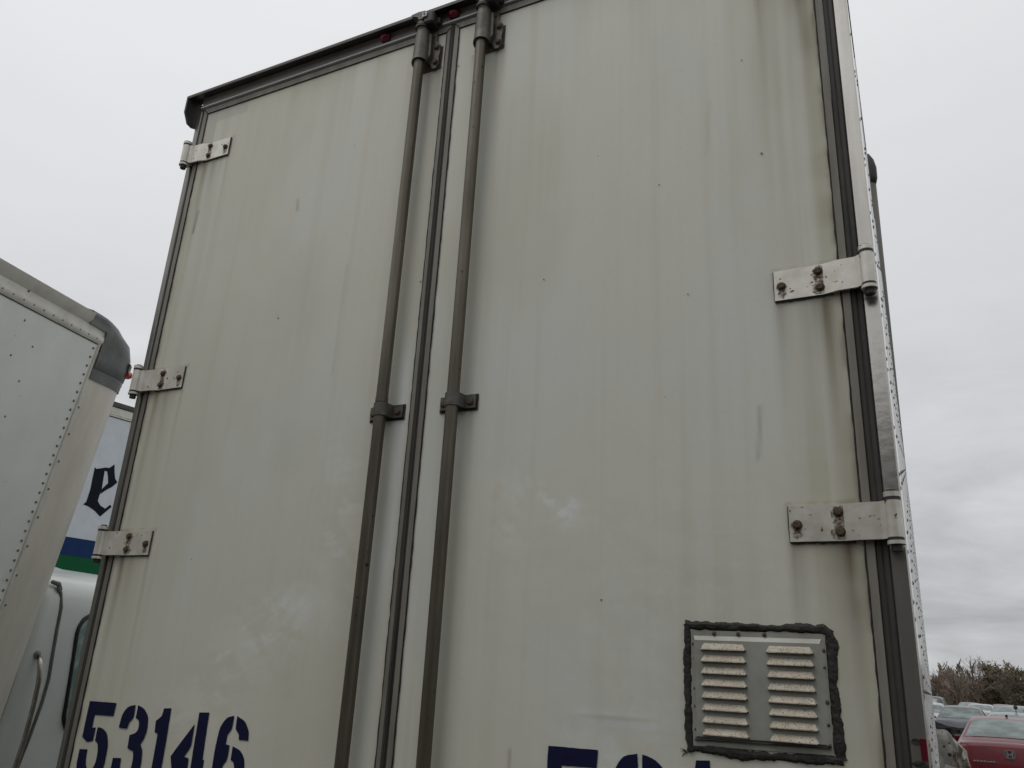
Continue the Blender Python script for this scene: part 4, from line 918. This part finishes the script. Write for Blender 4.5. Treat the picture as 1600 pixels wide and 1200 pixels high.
for i in range(70):
    c = Vector((.17+rnd.uniform(-.07, .10), .02+rnd.uniform(-.08, .06), .05+rnd.uniform(0, .98))); s2 = rnd.uniform(.02, .06)
    b.add([c+Vector((rnd.uniform(-s2, s2), rnd.uniform(-s2, s2), rnd.uniform(-s2*2, s2*2))) for _ in range(4)], [(0, 1, 2), (0, 2, 3), (0, 3, 1), (1, 3, 2)])
tag(b.build('torn_padding', mat('brown_padding', (.15, .105, .072), (.24, .19, .15), rough=.9, scale=20), WK), kind='stuff')
b = MB()
for x, z, r_ in ((-.02, 1.08, .018), (.04, .98, .026), (.05, 1.13, .014)): b.dome((x, -.16+.25*z*.5, z), (0, -1, 0), r_, .012, 8)
for c in ((.21, .06, .2), (.22, .04, .36)): pass
tag(b.build('torn_hole', M['rubber'], WK), kind='stuff')

# ------------------------------------------------------------ trees
bark = mat('bark', (.10, .085, .07), (.17, .15, .125), rough=.9, scale=4)
twig = mat('twigs', (.15, .122, .094), (.22, .182, .142), rough=.9, scale=.6)
twig2 = mat('reddish_twigs', (.17, .112, .080), (.19, .145, .108), rough=.9, scale=.6)
leafd = mat('evergreen_leaves', (.105, .095, .062), (.145, .125, .085), rough=.8, scale=1.2)
ivy = mat('dull_leaves', (.13, .11, .070), (.17, .135, .09), rough=.85, scale=1.2)
def bare_tree(h, seed, spread=.5):
    r = random.Random(seed); tr = MB(); cr = MB()
    def ribbon(mb, a, b, w0, w1):
        mb.tube([a, (a+b)/2+Vector((r.uniform(-1, 1), r.uniform(-1, 1), r.uniform(-1, 1)))*(b-a).length*.06, b], [w0, (w0+w1)/2, w1], 3 if w0 < .05 else 6, cap=False)
    def grow(p, d, l, w_, lev):
        q = p+d*l
        ribbon(tr if lev == 0 else cr, p, q, w_, w_*.6)
        if lev >= 5: return
        for k in range((6, 4, 4, 3, 3)[lev] if lev < 5 else 0):
            t = r.uniform(.35, 1) if lev else r.uniform(.3, 1); a = (d+Vector((r.gauss(0, 1), r.gauss(0, 1), r.gauss(0.25, .7)))*spread*(1.1 if lev else .9)).normalized()
            grow(p+d*l*t, a, l*r.uniform(.45, .72), w_*.48, lev+1)
        if lev < 3: grow(q, (d+Vector((r.gauss(0, .2), r.gauss(0, .2), .1))).normalized(), l*.6, w_*.58, lev+1)
    grow(Vector((0, 0, 0)), Vector((r.uniform(-.08, .08), r.uniform(-.08, .08), 1)).normalized(), h*.38, h*.022, 0)
    return tr, cr
def leafy(h, w_, seed, n=5200):
    r = random.Random(seed); tr = MB(); cr = MB(); tr.tube([(0, 0, 0), (.1, 0, h*.3), (0, .1, h*.6), (0, 0, h*.9)], [h*.025, h*.018, h*.012, h*.004], 7)
    cl = [(Vector((r.gauss(0, w_*.33), r.gauss(0, w_*.33), h*r.uniform(.22, .93))), r.uniform(.5, 1.1)) for _ in range(34)]
    for i in range(n):
        c, s2 = r.choice(cl); k = (1-abs(c.z/h-.5)*1.1); p = Vector((c.x*k, c.y*k, c.z))+Vector((r.gauss(0, .42), r.gauss(0, .42), r.gauss(0, .38)))*s2; a = Vector((r.gauss(0, 1), r.gauss(0, 1), r.gauss(0, 1))).normalized(); b_ = a.orthogonal().normalized(); L_ = r.uniform(.07, .16)
        cr.add([p, p+a*L_+b_*L_*.4, p+a*L_*2, p+a*L_-b_*L_*.4], [(0, 1, 2, 3)])
    for i in range(30):
        c, s2 = r.choice(cl); tr.tube([(0, 0, c.z*.6), tuple(c*.6+Vector((0, 0, c.z*.3))), tuple(c)], [.05, .035, .015], 4, cap=False)
    return tr, cr
protos = []
def mkproto(kind, *a):
    tr, cr = (bare_tree if kind == 'bare' else leafy)(*a)
    t_ = bpy.data.meshes.new('trunk'); return tr, cr
tree_defs = [('bare', 7.5, 1, twig), ('bare', 6.5, 2, twig2), ('bare', 8.0, 5, twig), ('leafy', 6.5, 3, leafd), ('leafy', 5.6, 4, ivy), ('bare', 7.0, 8, twig)]
tmesh = []
for kind, h, seed, m_ in tree_defs:
    tr, cr = bare_tree(h, seed, .55) if kind == 'bare' else leafy(h, h*.62, seed)
    a = tr.build('trunk', bark); b = cr.build('crown', m_); tmesh.append((a.data, b.data)); bpy.data.objects.remove(a); bpy.data.objects.remove(b)
def place_tree(x, y, k, s, rz, label):
    T = empty('bare_tree' if tree_defs[k][0] == 'bare' else 'evergreen_tree', (x, y, GZ), label, 'tree', 'trees along the far side of the lot'); T.scale = (s*1.1, s*1.1, s*.88); T.rotation_euler = (0, 0, rz)
    for nm, me in zip(('trunk', 'crown'), tmesh[k]):
        o = bpy.data.objects.new(nm, me); col.objects.link(o); o.parent = T
# azimuth (deg from +Y as seen by the camera), distance, kind, scale
spots = [(.35, 112, 1, .90, 'thin bare tree nearest the trailer edge at the left end of the treeline'),
         (1.0, 108, 0, 1.00, 'bare brown tree just right of the trailer edge, below the highest crown'),
         (1.9, 110, 2, 1.02, 'tallest bare tree of the line with dense twiggy top'),
         (2.6, 113, 4, 1.12, 'dense olive tree right of the tallest bare tree'),
         (3.3, 110, 5, .92, 'bare tree with pale twigs above the wrecked dark sedan'),
         (4.0, 112, 4, 1.0, 'dull olive ivy covered tree behind the car roofs at mid treeline'),
         (4.7, 109, 1, .88, 'reddish bare tree above the silver sedan'),
         (5.3, 111, 3, .93, 'low dark evergreen with ragged top above the silver sedan roof'),
         (6.0, 112, 4, .95, 'olive ivy covered tree left of the bare one at the right edge'),
         (6.5, 106, 2, .93, 'sparse bare tree rising over its neighbours near the right picture edge'),
         (7.2, 110, 0, .85, 'bare tree at the very right edge of the picture')]
for az, d, k, s, lb in spots:
    place_tree(EYE.x+d*math.sin(R(az)), EYE.y+d*math.cos(R(az)), k, s, az*7, lb)
# undergrowth of the wood: dense thicket of stems and dead leaves
r = random.Random(12); b = MB()
for i in range(36000):
    az = r.uniform(-14, 40); d = r.uniform(114, 124); x = EYE.x+d*math.sin(R(az)); y = EYE.y+d*math.cos(R(az)); hh = 4.2+.8*math.sin(az*2.1)+.5*math.sin(az*5.3+1)+.4*math.sin(az*13)
    z = GZ+hh*r.random()**.8; a = Vector((r.gauss(0, .45), r.gauss(0, .45), 1)).normalized(); s2 = Vector((math.cos(R(az)), -math.sin(R(az)), 0))*r.uniform(.05, .22); l_ = r.uniform(.4, 1.3)*(1 if z < hh*.7 else .6)
    b.mi = r.choice((0, 0, 0, 1, 1, 1, 2)); p = Vector((x, y, z)); b.add([p-s2*.5, p+s2*.5, p+a*l_+s2*.15, p+a*l_-s2*.15], [(0, 1, 2, 3)])
tag(b.build('thicket', [twig, twig2, ivy, leafd]), 'brown winter thicket of stems and dead leaves under the treeline', 'thicket', kind='stuff')
# grassy bank the wood stands on
b = MB(); aa = [-20+2*i for i in range(33)]
for az in aa:
    for d, z in ((106, GZ+.01), (112, .5), (128, 1.6), (150, 1.8)): b.v.append((EYE.x+d*math.sin(R(az)), EYE.y+d*math.cos(R(az)), z))
for i in range(len(aa)-1):
    for j in range(3): b.face((i*4+j+4, i*4+j, i*4+j+1, i*4+j+5))
tag(b.build('bank', mat('bank_soil', (.06, .048, .034), (.085, .07, .045), rough=.95, scale=.4, detail=8)), kind='structure')
